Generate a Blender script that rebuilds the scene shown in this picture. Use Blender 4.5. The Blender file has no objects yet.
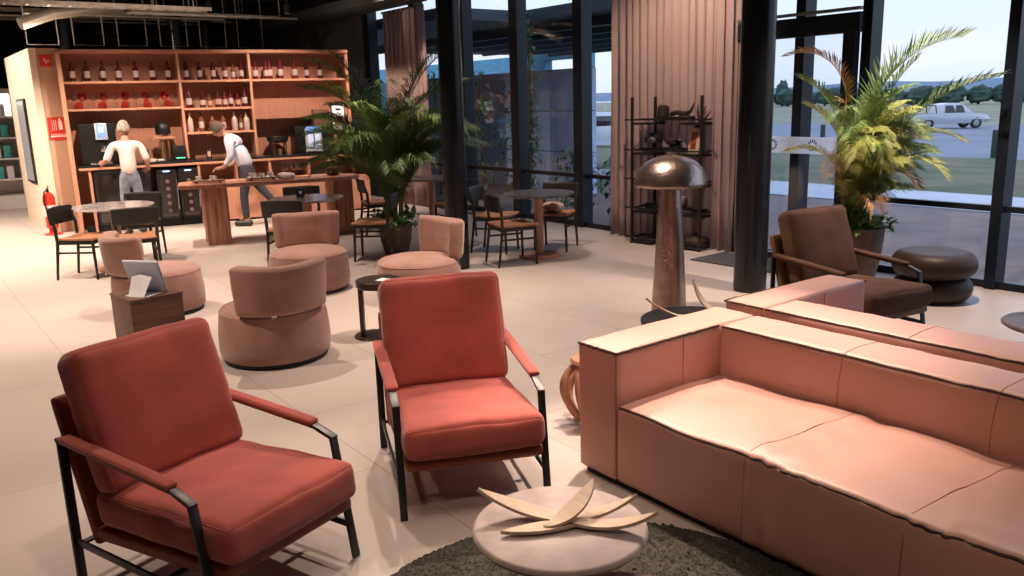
import bpy, bmesh, math, random
from math import sin, cos, pi, radians, sqrt, atan2
from mathutils import Vector, Matrix, Euler, noise

random.seed(7)
scene = bpy.context.scene
COL = scene.collection

# ------------------------------------------------------------------ camera
F_PX, YAW, PITCH, ROLL, CAM_H = 833.55, radians(53.289), radians(12.658), radians(-1.646), 1.8
fwd = Vector((-sin(YAW) * cos(PITCH), cos(YAW) * cos(PITCH), -sin(PITCH)))
r0 = Vector((cos(YAW), sin(YAW), 0)); u0 = r0.cross(fwd)
rt = cos(ROLL) * r0 + sin(ROLL) * u0
up = -sin(ROLL) * r0 + cos(ROLL) * u0
cam_data = bpy.data.cameras.new('camera')
cam_data.sensor_width = 36; cam_data.lens = F_PX / 1024 * 36
cam_data.clip_start = .05; cam_data.clip_end = 2000
cam = bpy.data.objects.new('camera', cam_data); COL.objects.link(cam)
cam.matrix_world = Matrix(((rt.x, up.x, -fwd.x, 0), (rt.y, up.y, -fwd.y, 0), (rt.z, up.z, -fwd.z, CAM_H), (0, 0, 0, 1)))
scene.camera = cam

# ------------------------------------------------------------------ exposure, sky
scene.view_settings.view_transform = 'Standard'; scene.view_settings.look = 'None'
scene.view_settings.exposure = 0.25; scene.view_settings.gamma = 1.0
scene.view_settings.use_curve_mapping = False
scene.cycles.max_bounces = 8; scene.cycles.transparent_max_bounces = 24
scene.cycles.sample_clamp_indirect = 6

world = bpy.data.worlds.new('dusk_sky'); scene.world = world; world.use_nodes = True
nt = world.node_tree; nt.nodes.clear()
wo = nt.nodes.new('ShaderNodeOutputWorld'); bg = nt.nodes.new('ShaderNodeBackground')
tc = nt.nodes.new('ShaderNodeTexCoord'); sx = nt.nodes.new('ShaderNodeSeparateXYZ')
cr = nt.nodes.new('ShaderNodeValToRGB'); nz = nt.nodes.new('ShaderNodeTexNoise')
mp = nt.nodes.new('ShaderNodeMapping'); mp.inputs['Scale'].default_value = (1, 1, 5)
mx = nt.nodes.new('ShaderNodeMix'); mx.data_type = 'RGBA'
nt.links.new(tc.outputs['Generated'], sx.inputs[0]); nt.links.new(sx.outputs['Z'], cr.inputs[0])
nt.links.new(tc.outputs['Generated'], mp.inputs[0]); nt.links.new(mp.outputs[0], nz.inputs['Vector'])
nz.inputs['Scale'].default_value = 2.2; nz.inputs['Detail'].default_value = 5
E = cr.color_ramp.elements
E[0].position = 0.0; E[0].color = (.66, .76, .92, 1)
E[1].position = 1.0; E[1].color = (.85, 1.0, 1.35, 1)
for p, c in ((.03, (.80, .83, .92)), (.10, (.72, .82, .95)), (.30, (.75, .90, 1.2))):
    e = E.new(p); e.color = (*c, 1)
cr2 = nt.nodes.new('ShaderNodeValToRGB'); cr2.color_ramp.elements[0].position = .45; cr2.color_ramp.elements[1].position = .75
cr2.color_ramp.elements[1].color = (.45, .45, .45, 1)
nt.links.new(nz.outputs[0], cr2.inputs[0]); nt.links.new(cr2.outputs[0], mx.inputs[0])
nt.links.new(cr.outputs[0], mx.inputs[6]); mx.inputs[7].default_value = (.90, .86, .88, 1)
nt.links.new(mx.outputs[2], bg.inputs[0]); bg.inputs[1].default_value = 1.12
nt.links.new(bg.outputs[0], wo.inputs[0])

# ------------------------------------------------------------------ interior spotlights (ceiling spots, plus added front fills)
WARM = (1.0, .79, .635)
def spot(x, y, e, ang=95, aim=None, col=WARM, z=3.75, r=.028, blend=.7):
    d = bpy.data.lights.new('spotlight', 'SPOT'); d.energy = e; d.color = col
    d.spot_size = radians(ang); d.spot_blend = blend; d.shadow_soft_size = r
    o = bpy.data.objects.new('spotlight', d); COL.objects.link(o); o.location = (x, y, z)
    a = Vector(aim if aim else (x, y, 0)) - Vector((x, y, z))
    o.rotation_euler = a.to_track_quat('-Z', 'Y').to_euler()
    return o
SPOTS = [  # x, y, energy, cone, aim
    (-3.6, 3.9, 700, 42, (-2.55, 3.05, .4)), (-2.2, 4.6, 190, 60, (-1.3, 3.1, .4)),
    (-5.4, 3.2, 300, 36, (-3.2, 1.95, .2)), (-2.3, 1.9, 80, 60, (-3.3, 2.0, .5)), (-2.1, 1.0, 85, 60, (-3.3, .9, .5)), (-.9, .6, 85, 70, (-1.6, 2.5, .2)), (-4.9, 2.0, 200, 50, (-3.0, .95, .1)), (-5.0, 4.3, 560, 80, (-5.0, 4.4, 0)),  # low-energy ones: added fills for the armchair backs and sofa front
    (-6.9, 2.3, 330, 85, (-6.6, 2.1, 0)), (-5.9, -.2, 420, 90, (-5.9, 0, 0)),
    (-9.3, 1.0, 620, 90, (-9.6, 1.1, 0)), (-8.2, 3.6, 400, 85, (-8.3, 3.6, 0)),
    (-11.9, 2.8, 620, 85, (-13.2, 3.0, .8)), (-11.9, 5.2, 520, 85, (-13.2, 5.2, 1.0)),
    (-4.2, 5.1, 330, 48, (-2.9, 4.2, .6)), (-12.2, 6.7, 380, 70, (-13.4, 7.6, 1.8)),
    (-12.8, .3, 900, 100, (-13.4, .8, 0)), (-7.4, 5.4, 200, 80, (-7.4, 5.9, 0)),
    (-3.2, 6.5, 560, 75, (-3.9, 7.0, .6)), (-5.0, 3.9, 520, 26, (-2.0, 1.75, .35)),
    (-15.6, -.8, 900, 90, (-15.9, 2.0, 1.0)), (-11.0, -.6, 700, 100, (-11.0, -.3, 0)), (-6.0, 6.4, 290, 80, (-7.0, 7.7, 1.8)), (-11.2, 4.2, 240, 75, (-11.4, 4.2, .8)),
]
for x, y, e, a, aim in SPOTS: spot(x, y, e, a, aim)
def added_uplight(x, y, z, sx, sy, e, rz=0.):   # added unseen uplights above the joinery, to brighten the ceiling services
    d = bpy.data.lights.new('added_uplight_strip', 'AREA'); d.shape = 'RECTANGLE'; d.size = sx; d.size_y = sy; d.energy = e; d.color = (1, .82, .66)
    o = bpy.data.objects.new('added_uplight_strip', d); COL.objects.link(o); o.location = (x, y, z); o.rotation_euler = (pi, 0, rz)
added_uplight(-14.1, 4.4, 2.78, .08, 3.8, 60, radians(-10)); added_uplight(-16.0, 2.6, 2.82, 2.6, .08, 28)

# ------------------------------------------------------------------ materials
MATS = {}
def mat(name, col, rough=.6, metal=0., vary=.0, vscale=8., bump=0., bscale=60., sheen=0., coat=0., spec=.5, col2=None, stretch=None, emit=None, estr=0., alpha=None, vdetail=4):
    if name in MATS: return MATS[name]
    m = bpy.data.materials.new(name); m.use_nodes = True; n = m.node_tree; b = n.nodes['Principled BSDF']
    b.inputs['Roughness'].default_value = rough; b.inputs['Metallic'].default_value = metal
    b.inputs['Specular IOR Level'].default_value = spec
    b.inputs['Sheen Weight'].default_value = sheen; b.inputs['Coat Weight'].default_value = coat
    b.inputs['Base Color'].default_value = (*col, 1)
    t = n.nodes.new('ShaderNodeTexCoord'); mpn = n.nodes.new('ShaderNodeMapping')
    n.links.new(t.outputs['Object'], mpn.inputs[0])
    if stretch: mpn.inputs['Scale'].default_value = stretch
    if vary or col2:
        z = n.nodes.new('ShaderNodeTexNoise'); z.inputs['Scale'].default_value = vscale; z.inputs['Detail'].default_value = vdetail
        n.links.new(mpn.outputs[0], z.inputs['Vector'])
        rr = n.nodes.new('ShaderNodeValToRGB'); n.links.new(z.outputs[0], rr.inputs[0])
        c2 = col2 if col2 else tuple(min(1, c * (1 + vary)) for c in col)
        c1 = col if col2 else tuple(c * (1 - vary) for c in col)
        rr.color_ramp.elements[0].position = .35; rr.color_ramp.elements[1].position = .65
        rr.color_ramp.elements[0].color = (*c1, 1); rr.color_ramp.elements[1].color = (*c2, 1)
        n.links.new(rr.outputs[0], b.inputs['Base Color'])
    if bump:
        z2 = n.nodes.new('ShaderNodeTexNoise'); z2.inputs['Scale'].default_value = bscale; z2.inputs['Detail'].default_value = 5
        n.links.new(mpn.outputs[0], z2.inputs['Vector'])
        bp = n.nodes.new('ShaderNodeBump'); bp.inputs['Strength'].default_value = bump; bp.inputs['Distance'].default_value = .01
        n.links.new(z2.outputs[0], bp.inputs['Height']); n.links.new(bp.outputs[0], b.inputs['Normal'])
    if emit:
        b.inputs['Emission Color'].default_value = (*emit, 1); b.inputs['Emission Strength'].default_value = estr
    MATS[name] = m; return m

def wood(name, c1, c2, rough=.5, axis=0, scale=3.0, coat=0.):
    if name in MATS: return MATS[name]
    s = [14, 14, 14]; s[axis] = .9
    m = mat(name, c1, rough, col2=c2, vscale=scale, stretch=tuple(s), bump=.12, bscale=12, coat=coat, vdetail=6)
    return m

RED = mat('red_nubuck', (.43, .075, .052), .88, vary=.15, vscale=5, bump=.06, bscale=300, sheen=.3)
REDSIDE = mat('red_brown_leather', (.27, .06, .025), .6, vary=.15, vscale=5, bump=.05)
BROWN = mat('brown_nubuck', (.095, .046, .030), .85, vary=.15, vscale=5, bump=.06, bscale=300, sheen=.0, spec=.2)
BROWNSIDE = mat('tobacco_leather', (.12, .052, .016), .6, vary=.15, vscale=5, bump=.15)
PINK = mat('dusty_rose_suede', (.31, .158, .122), .9, vary=.12, vscale=6, bump=.06, bscale=300, sheen=.3)
SOFA = mat('blush_leather', (.61, .325, .26), .48, vary=.05, vscale=2.5, bump=.05, bscale=30)
TRIM = mat('dark_edge_leather', (.05, .018, .012), .7)
BLACKM = mat('black_powder_steel', (.012, .011, .012), .42, vary=.1)
BLACKW = mat('black_stained_ash', (.014, .011, .010), .5, bump=.1, bscale=40)
CHROME = mat('chrome_metal', (.6, .6, .62), .2, 1.)
TAN = mat('tan_seat_leather', (.40, .18, .09), .6, vary=.1, bump=.1)
STONE = mat('grey_marble', (.37, .285, .265), .55, vary=.16, vscale=9, bump=.05)
STONED = mat('dark_grey_stone_top', (.12, .11, .115), .2, vary=.3, vscale=14)
ROSEST = mat('rose_stone_top', (.30, .20, .17), .35, vary=.15, vscale=14)
OAK = wood('orange_oak', (.48, .215, .13), (.55, .265, .165), .5, axis=2)
OAKH = wood('orange_oak_shelf', (.48, .215, .13), (.55, .265, .165), .5, axis=1)
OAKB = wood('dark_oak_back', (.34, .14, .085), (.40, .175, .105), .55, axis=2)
TIMBER = wood('red_rustic_timber', (.22, .07, .045), (.52, .235, .15), .55, axis=2, scale=1.6)
SLAB = wood('live_edge_slab', (.36, .14, .09), (.50, .24, .155), .4, axis=1, scale=1.6)
WALN = wood('walnut_block', (.10, .047, .03), (.16, .08, .05), .5, axis=1)
DKTOP = mat('dark_brown_lacquer', (.035, .022, .018), .35, vary=.2)
PALEW = wood('pale_carved_wood', (.52, .38, .27), (.62, .47, .34), .6, axis=0, scale=2)
KNOT = wood('bentwood', (.30, .13, .07), (.42, .20, .11), .5, axis=2)
GLASSM = None
POTM = mat('brown_ceramic', (.125, .072, .052), .6, vary=.2, vscale=7, bump=.2, bscale=20)
SOIL = mat('potting_soil', (.02, .014, .01), .95, bump=.8, bscale=60)
LEAFD = mat('dark_palm_green', (.050, .095, .020), .5, vary=.5, vscale=3)
LEAFY = mat('yellow_palm_green', (.42, .45, .12), .5, vary=.35, vscale=3)
LEAFM = mat('fresh_palm_green', (.17, .26, .07), .5, vary=.4, vscale=3)
LEAFB = mat('brown_palm_tips', (.38, .20, .08), .6, vary=.3, vscale=3)
LEAFG = mat('bright_leaf_green', (.11, .24, .05), .45, vary=.4, vscale=6)
STEM = mat('palm_cane', (.20, .19, .06), .6, vary=.3)
LAMPM = mat('hammered_bronze', (.40, .30, .26), .28, .95, vary=.16, vscale=9, bump=.40, bscale=38)
COLM = mat('gloss_black_paint', (.008, .009, .012), .25, spec=.4)
FRAMEM = mat('anthracite_aluminium', (.008, .012, .020), .35, spec=.3, vary=.1)
WALLM = mat('cream_painted_wall', (.74, .60, .47), .7, vary=.02)
TANW = mat('tan_wall_panel', (.42, .27, .185), .6, vary=.03)
WHITE = mat('white_ceramic', (.75, .70, .66), .3)
WPAPER = mat('white_card', (.72, .70, .72), .6)
GREYW = mat('grey_glass_panel', (.32, .34, .40), .25)
REDP = mat('red_paint', (.50, .03, .02), .35)
DARKG = mat('dark_tinted_glass', (.02, .018, .018), .08, spec=.8)
BLACKP = mat('black_plastic', (.010, .010, .011), .4, spec=.25)
RUBBER = mat('black_rubber', (.015, .014, .014), .6)
TYRE = mat('dark_brown_leather', (.036, .021, .017), .5, spec=.3, vary=.12, vscale=8, bump=.1)

def glass(name, tint=(.93, .96, 1), ior=1.45, rough=0.0, dirt=.0):
    if name in MATS: return MATS[name]
    m = bpy.data.materials.new(name); m.use_nodes = True; n = m.node_tree; n.nodes.clear()
    o = n.nodes.new('ShaderNodeOutputMaterial'); mi = n.nodes.new('ShaderNodeMixShader')
    tr = n.nodes.new('ShaderNodeBsdfTransparent'); tr.inputs[0].default_value = (*tint, 1)
    gl = n.nodes.new('ShaderNodeBsdfGlossy'); gl.inputs['Roughness'].default_value = rough
    ge = n.nodes.new('ShaderNodeNewGeometry'); dt = n.nodes.new('ShaderNodeVectorMath'); dt.operation = 'DOT_PRODUCT'
    n.links.new(ge.outputs['Normal'], dt.inputs[0]); n.links.new(ge.outputs['Incoming'], dt.inputs[1])
    def mth(op, a_, b_=None):
        q = n.nodes.new('ShaderNodeMath'); q.operation = op
        for k_, v_ in enumerate((a_, b_)):
            if v_ is None: continue
            if isinstance(v_, (int, float)): q.inputs[k_].default_value = v_
            else: n.links.new(v_, q.inputs[k_])
        return q.outputs[0]
    f0 = ((ior - 1) / (ior + 1)) ** 2
    sch = mth('ADD', mth('MULTIPLY', mth('POWER', mth('SUBTRACT', 1.0, mth('ABSOLUTE', dt.outputs['Value'])), 5.0), 1 - f0), f0)
    n.links.new(sch, mi.inputs[0]); n.links.new(tr.outputs[0], mi.inputs[1]); n.links.new(gl.outputs[0], mi.inputs[2])
    n.links.new(mi.outputs[0], o.inputs[0]); MATS[name] = m; return m
PANE = glass('window_glass', (.94, .965, .99), 1.4)
CLEARG = glass('clear_drinking_glass', (.92, .90, .88), 1.6)
REDG = glass('red_wine_glass', (.92, .28, .25), 1.7)

# ------------------------------------------------------------------ mesh builder
class P:
    def __init__(s, M=None): s.v = []; s.f = []; s.M = M
    def _add(s, vs, fs, R=None):
        o = len(s.v)
        for p in vs:
            p = Vector(p)
            if R is not None: p = R @ p
            if s.M is not None: p = s.M @ p
            s.v.append(p)
        s.f += [tuple(i + o for i in f) for f in fs]
        return s
    def from_bm(s, bm, R=None):
        bm.verts.ensure_lookup_table(); bm.verts.index_update()
        s._add([v.co.copy() for v in bm.verts], [tuple(v.index for v in f.verts) for f in bm.faces], R); bm.free(); return s
    def box(s, c, d, bev=0., R=None, seg=2):
        bm = bmesh.new(); bmesh.ops.create_cube(bm, size=1.0)
        for v in bm.verts: v.co = Vector((v.co.x * d[0], v.co.y * d[1], v.co.z * d[2]))
        if bev > 0: bmesh.ops.bevel(bm, geom=bm.edges[:], offset=bev, segments=seg, affect='EDGES', profile=.6)
        T = Matrix.Translation(Vector(c)) @ (R.to_4x4() if R is not None else Matrix.Identity(4))
        return s.from_bm(bm, T)
    def span(s, a, b, bev=0.):
        return s.box([(a[i] + b[i]) / 2 for i in range(3)], [abs(b[i] - a[i]) for i in range(3)], bev)
    def bar(s, a, b, w, h, bev=.003, upv=(0, 0, 1)):
        a = Vector(a); b = Vector(b); d = b - a; L = d.length; x = d.normalized(); u = Vector(upv)
        if abs(x.dot(u)) > .98: u = Vector((1, 0, 0))
        y = u.cross(x).normalized(); z = x.cross(y)
        R = Matrix((x, y, z)).transposed()
        return s.box((a + b) / 2, (L, w, h), bev, R)
    def tube(s, pts, r, n=8, closed=False, cap=True, flat=1.):
        pts = [Vector(p) for p in pts]; N = len(pts)
        rr = r if isinstance(r, (list, tuple)) else [r] * N
        prev = None; vs = []; fs = []
        for i in range(N):
            if closed: t = pts[(i + 1) % N] - pts[i - 1]
            else: t = pts[min(i + 1, N - 1)] - pts[max(i - 1, 0)]
            t = t.normalized() if t.length > 1e-9 else Vector((0, 0, 1))
            if prev is None:
                a = Vector((0, 0, 1)) if abs(t.z) < .9 else Vector((1, 0, 0))
                prev = t.cross(a).normalized()
            prev = (prev - t * prev.dot(t)).normalized(); q = t.cross(prev)
            for k in range(n):
                an = 2 * pi * k / n; vs.append(pts[i] + rr[i] * (cos(an) * prev + sin(an) * q * flat))
        for i in range(N if closed else N - 1):
            j = (i + 1) % N
            for k in range(n): fs.append((i * n + k, i * n + (k + 1) % n, j * n + (k + 1) % n, j * n + k))
        if cap and not closed:
            fs.append(tuple(range(n))[::-1]); fs.append(tuple((N - 1) * n + k for k in range(n)))
        return s._add(vs, fs)
    def lathe(s, prof, n=32, c=(0, 0, 0), R=None):
        vs = []; fs = []; c = Vector(c); rows = []
        for r, z in prof:
            if r < 1e-5: rows.append([len(vs)]); vs.append(Vector((0, 0, z)) )
            else:
                rows.append(list(range(len(vs), len(vs) + n)))
                vs += [Vector((r * cos(2 * pi * k / n), r * sin(2 * pi * k / n), z)) for k in range(n)]
        for a, b in zip(rows, rows[1:]):
            for k in range(n):
                k2 = (k + 1) % n
                if len(a) == 1 and len(b) == 1: continue
                if len(a) == 1: fs.append((a[0], b[k2], b[k]))
                elif len(b) == 1: fs.append((a[k], a[k2], b[0]))
                else: fs.append((a[k], a[k2], b[k2], b[k]))
        if R is not None: vs = [R @ v for v in vs]
        return s._add([v + c for v in vs], fs)
    @staticmethod
    def surf(a, b, e, d, r, puff, wr=0., fn=None, seed=0):
        hx, hy, hz = d[0] / 2, d[1] / 2, d[2] / 2; r = min(r, hx, hy, hz) * .999
        p = [a * hx, b * hy, e * hz]; h = (hx, hy, hz)
        q = [max(-(h[i] - r), min(h[i] - r, p[i])) for i in range(3)]
        dv = Vector([p[i] - q[i] for i in range(3)])
        if dv.length > 1e-9: dv = dv.normalized() * r
        o = Vector(q) + dv
        fx, fy, fz = (max(0, 1 - a * a) ** .6, max(0, 1 - b * b) ** .6, max(0, 1 - e * e) ** .6)
        o.x += puff[0] * a * fy * fz; o.y += puff[1] * b * fx * fz; o.z += puff[2] * e * fx * fy
        if wr:
            nn = noise.noise(Vector((o.x * 7 + seed, o.y * 7, o.z * 7))) + .5 * noise.noise(Vector((o.x * 17, o.y * 17 + seed, o.z * 17)))
            o *= 1 + wr * nn / max(.1, o.length)
        return fn(o) if fn else o
    def cushion(s, c, d, r=.04, puff=(0, 0, 0), R=None, n=14, wr=0., fn=None, seed=0, nn=None):
        """rounded, puffed box; puff = outward swell at the centre of the faces along x, y, z"""
        bm = bmesh.new(); idx = {}; N = nn or (n, n, n)
        def vert(t):
            k = tuple(round(q, 5) for q in t)
            if k not in idx: idx[k] = bm.verts.new(P.surf(*t, d, r, puff, wr, fn, seed))
            return idx[k]
        U = [[sin(pi / 2 * (2 * i / m - 1)) for i in range(m + 1)] for m in N]
        for ax in range(3):
            b1, b2 = (ax + 1) % 3, (ax + 2) % 3
            for sg in (-1, 1):
                for i in range(N[b1]):
                    for j in range(N[b2]):
                        q = []
                        for (a, b) in ((U[b1][i], U[b2][j]), (U[b1][i + 1], U[b2][j]), (U[b1][i + 1], U[b2][j + 1]), (U[b1][i], U[b2][j + 1])):
                            t = [0, 0, 0]; t[ax] = sg; t[b1] = a; t[b2] = b; q.append(vert(t))
                        if sg < 0: q.reverse()
                        try: bm.faces.new(q)
                        except ValueError: pass
        T = Matrix.Translation(Vector(c)) @ (R.to_4x4() if R is not None else Matrix.Identity(4))
        return s.from_bm(bm, T)
    def welt(s, params, rad, c, d, r, puff=(0, 0, 0), R=None, wr=0., fn=None, seed=0, closed=False, n=6):
        """thin cord lying on a cushion's surface along a list of (a, b, e) parameters"""
        pts = []
        for t in params:
            o = P.surf(*t, d, r, puff, wr, fn, seed); o = (R @ o) if R is not None else o; pts.append(o + Vector(c))
        return s.tube(pts, rad, n, closed=closed)
    def prism(s, poly, z0, z1, bev=0.):
        bm = bmesh.new(); vs = [bm.verts.new((x, y, z0)) for x, y in poly]; f = bm.faces.new(vs)
        g = bmesh.ops.extrude_face_region(bm, geom=[f])
        for e in g['geom']:
            if isinstance(e, bmesh.types.BMVert): e.co.z = z1
        bmesh.ops.recalc_face_normals(bm, faces=bm.faces[:])
        if bev: bmesh.ops.bevel(bm, geom=bm.edges[:], offset=bev, segments=2, affect='EDGES')
        return s.from_bm(bm)
    def quad(s, a, b, c, d): return s._add([a, b, c, d], [(0, 1, 2, 3)])
    def build(s, name, m, parent=None, smooth=True, ang=35, label=None, stuff=False):
        me = bpy.data.meshes.new(name); me.from_pydata([tuple(v) for v in s.v], [], s.f); me.update()
        bm = bmesh.new(); bm.from_mesh(me); bmesh.ops.recalc_face_normals(bm, faces=bm.faces[:]); bm.to_mesh(me); bm.free()
        me.materials.append(m)
        if smooth:
            me.shade_smooth(); me.set_sharp_from_angle(angle=radians(ang))
        o = bpy.data.objects.new(name, me); COL.objects.link(o)
        if parent is not None: o.parent = parent
        if label: o['label'] = label
        if stuff: o['kind'] = 'stuff'
        return o

def thing(name, label, cat, loc=(0, 0, 0), rz=0., group=None):
    o = bpy.data.objects.new(name, None); COL.objects.link(o); o.location = loc; o.rotation_euler = (0, 0, rz)
    o.empty_display_size = .1
    o['label'] = label; o['category'] = cat
    if group: o['group'] = group
    return o
def tag(o, label, cat, group=None, loc=None, rz=None):
    o['label'] = label; o['category'] = cat
    if group: o['group'] = group
    if loc: o.location = loc
    if rz is not None: o.rotation_euler = (0, 0, rz)
    return o
def struct(o): o['kind'] = 'structure'; return o
def dup(root, loc, rz, label, group=None):
    def cp(o, par):
        c = o.copy(); COL.objects.link(c)
        if par is not None: c.parent = par
        for ch in list(o.children): cp(ch, c)
        return c
    r = cp(root, None); r.location = loc; r.rotation_euler = (0, 0, rz); r['label'] = label
    if group: r['group'] = group
    return r
def RX(a): return Matrix.Rotation(a, 3, 'X')
def RY(a): return Matrix.Rotation(a, 3, 'Y')
def RZ(a): return Matrix.Rotation(a, 3, 'Z')
# ================================================================== SETTING
WY = 8.0      # the glazed wall's plane
# floor: honed concrete tiles with fine joints
def floor_mat():
    m = bpy.data.materials.new('honed_concrete_tiles'); m.use_nodes = True; n = m.node_tree; b = n.nodes['Principled BSDF']
    t = n.nodes.new('ShaderNodeTexCoord'); br = n.nodes.new('ShaderNodeTexBrick')
    br.offset = .5; br.inputs['Scale'].default_value = 1; br.inputs['Brick Width'].default_value = 1.8; br.inputs['Row Height'].default_value = .9
    br.inputs['Mortar Size'].default_value = .004; br.inputs['Mortar Smooth'].default_value = .3
    br.inputs['Color1'].default_value = (.51, .43, .39, 1); br.inputs['Color2'].default_value = (.485, .41, .37, 1); br.inputs['Mortar'].default_value = (.32, .25, .22, 1)
    n.links.new(t.outputs['Object'], br.inputs['Vector'])
    z = n.nodes.new('ShaderNodeTexNoise'); z.inputs['Scale'].default_value = 1.4; z.inputs['Detail'].default_value = 8
    n.links.new(t.outputs['Object'], z.inputs['Vector'])
    r = n.nodes.new('ShaderNodeValToRGB'); r.color_ramp.elements[0].color = (.88, .88, .88, 1); r.color_ramp.elements[1].color = (1.08, 1.08, 1.08, 1)
    n.links.new(z.outputs[0], r.inputs[0])
    mi = n.nodes.new('ShaderNodeMix'); mi.data_type = 'RGBA'; mi.blend_type = 'MULTIPLY'; mi.inputs[0].default_value = 1
    n.links.new(br.outputs[0], mi.inputs[6]); n.links.new(r.outputs[0], mi.inputs[7]); n.links.new(mi.outputs[2], b.inputs['Base Color'])
    b.inputs['Roughness'].default_value = .42; b.inputs['Specular IOR Level'].default_value = .45
    return m
FX0, FX1, FY0 = -27, 4.5, -5
struct(P().span((FX0, FY0, -.1), (FX1, WY + .12, 0)).build('floor', floor_mat(), smooth=False))
CEILM = mat('black_ceiling_paint', (.012, .011, .011), .8)
struct(P().span((FX0, FY0, 4.4), (FX1, WY + .12, 4.5)).build('ceiling', CEILM, smooth=False))
DARKW = mat('charcoal_wall', (.05, .042, .04), .8, vary=.1)
struct(P().span((FX0 - .1, FY0, 0), (FX0, WY + .12, 4.4)).build('wall_far', DARKW, smooth=False))
struct(P().span((FX1, FY0, 0), (FX1 + .1, WY + .12, 4.4)).build('wall_right', mat('warm_grey_wall', (.16, .12, .105), .8), smooth=False))
struct(P().span((FX0, FY0 - .1, 0), (FX1, FY0, 4.4)).build('wall_near', mat('warm_grey_wall', (.16, .12, .105), .8), smooth=False))
# window wall header, above the frame
struct(P().span((FX0, WY - .06, 4.2), (FX1, WY + .06, 4.4)).build('wall_header', FRAMEM, smooth=False))
struct(P().span((FX0, WY - .1, 0), (-15.2, WY + .1, 4.2)).build('wall_window_side', DARKW, smooth=False))

# cream block beside the bar: long side faces the camera, tan end panel faces the room
blk = P().span((-17.25, 2.02, 0), (-14.52, 2.12, 2.76)).build('wall_left', WALLM, smooth=False); struct(blk)
tp = P().span((-14.56, 2.121, 0), (-14.5, 2.42, 2.76)).build('wall_panel_end', TANW, smooth=False); struct(tp)
struct(P().span((-17.25, 2.12, 2.70), (-14.56, 2.3, 2.76)).build('trim_1', TANW, smooth=False))
# slot window in the cream block
w = P().span((-16.35, 1.985, .70), (-15.50, 2.0195, 2.05), .004)
sl = w.build('window_1', BLACKM, smooth=False); struct(sl)
P().span((-16.30, 1.98, .74), (-15.55, 1.984, 2.01)).build('window_pane', GREYW, sl, smooth=False)

# glazed wall: bays
MUL = [(-15.1, .3), (-13.35, .25), (-11.85, .28), (-10.4, .26), (-8.95, .24), (-7.3, .16), (-5.43, .15), (-4.68, .14), (-3.33, .13), (-1.2, .13), (1.4, .13), (4.4, .13)]
for i, (x, wd) in enumerate(MUL):
    struct(P().box((x, WY, 2.1), (wd * .75, .2, 4.2), .006).build('trim_mullion', FRAMEM, smooth=False))
n_win = 2
for i in range(len(MUL) - 1):
    x0 = MUL[i][0] + MUL[i][1] * .37; x1 = MUL[i + 1][0] - MUL[i + 1][1] * .37
    door = (i == 6)
    f = P()
    f.span((x0, WY - .05, 0), (x1, WY + .05, .07), .004)
    if i != 5 and i != 6 : f.span((x0, WY - .03, .70), (x1, WY + .03, .755), .004)
    f.span((x0, WY - .04, 3.9), (x1, WY + .04, 4.2))
    fr = struct(f.build('window_%d' % n_win, FRAMEM, smooth=False))
    P().span((x0, WY - .006, .06), (x1, WY + .006, 3.92)).build('window_pane', PANE, fr, smooth=False)
    n_win += 1
# sliding door leaf in front of the glazing, with its white safety band
D0, D1, DY = -6.15, -4.81, 7.84
d = P(); d.span((D0, DY - .05, 2.36), (D1 + .12, DY + .05, 2.55), .005); d.span((D1 - .06, DY - .04, 0), (D1 + .08, DY + .04, 2.38), .005)
d.span((D0, DY - .04, 0), (D1, DY + .04, .07), .004); d.span((D0 - .06, DY - .04, 0), (D0 + .02, DY + .04, 2.38), .005)
dr = struct(d.build('door_1', FRAMEM, smooth=False))
P().span((D0 + .02, DY - .005, .07), (D1 - .06, DY + .005, 2.36)).build('door_pane', PANE, dr, smooth=False)
P().span((D0, DY - .06, 2.57), (D1 + .12, DY + .0, 2.60), .004).build('door_rail', mat('brushed_aluminium', (.25, .26, .28), .4, .8), dr, smooth=False)
BANDM = mat('frosted_white_film', (.85, .88, .95), .6)
_n = BANDM.node_tree; _b = _n.nodes['Principled BSDF']; _o = [x for x in _n.nodes if x.type == 'OUTPUT_MATERIAL'][0]
_t = _n.nodes.new('ShaderNodeBsdfTranslucent'); _t.inputs[0].default_value = (.9, .93, 1, 1); _m = _n.nodes.new('ShaderNodeMixShader'); _m.inputs[0].default_value = .7
_n.links.new(_b.outputs[0], _m.inputs[1]); _n.links.new(_t.outputs[0], _m.inputs[2]); _n.links.new(_m.outputs[0], _o.inputs[0])
P().span((D0 + .03, DY - .009, 1.165), (D1 - .07, DY - .0055, 1.34)).build('safety_band', BANDM, dr, smooth=False, label='frosted white band')
SUN = P()
for cx in (-5.66, -5.17):
    for k in range(12):
        a = 2 * pi * k / 12; R = Matrix.Rotation(-a, 3, 'Y')
        SUN.box(Vector((cx, DY - .0105, 1.254)) + R @ Vector((.047, 0, 0)), (.026, .002, .013), 0, R)
SUN.build('sun_logo', mat('dark_blue_print', (.02, .03, .06), .6), dr, smooth=False, label='two rings of short dark rays')

# structural columns
def column(x, y, r, label_name='trim_column'):
    p = P()
    # H section with rounded flanges reads as vertical stripes
    p.lathe([(r, 0), (r, 4.4)], 40, (x, y, 0))
    o = struct(p.build('trim_column', COLM)); return o
column(-7.66, 4.98, .125); column(-4.79, 6.36, .150)
for x, y, r in ((-17.6, 5.05, .13), (-18.4, 3.2, .14), (-20.5, 7.2, .14), (-20.2, 1.6, .16), (-19, 6.1, .1)):
    column(x, y, r)

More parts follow.
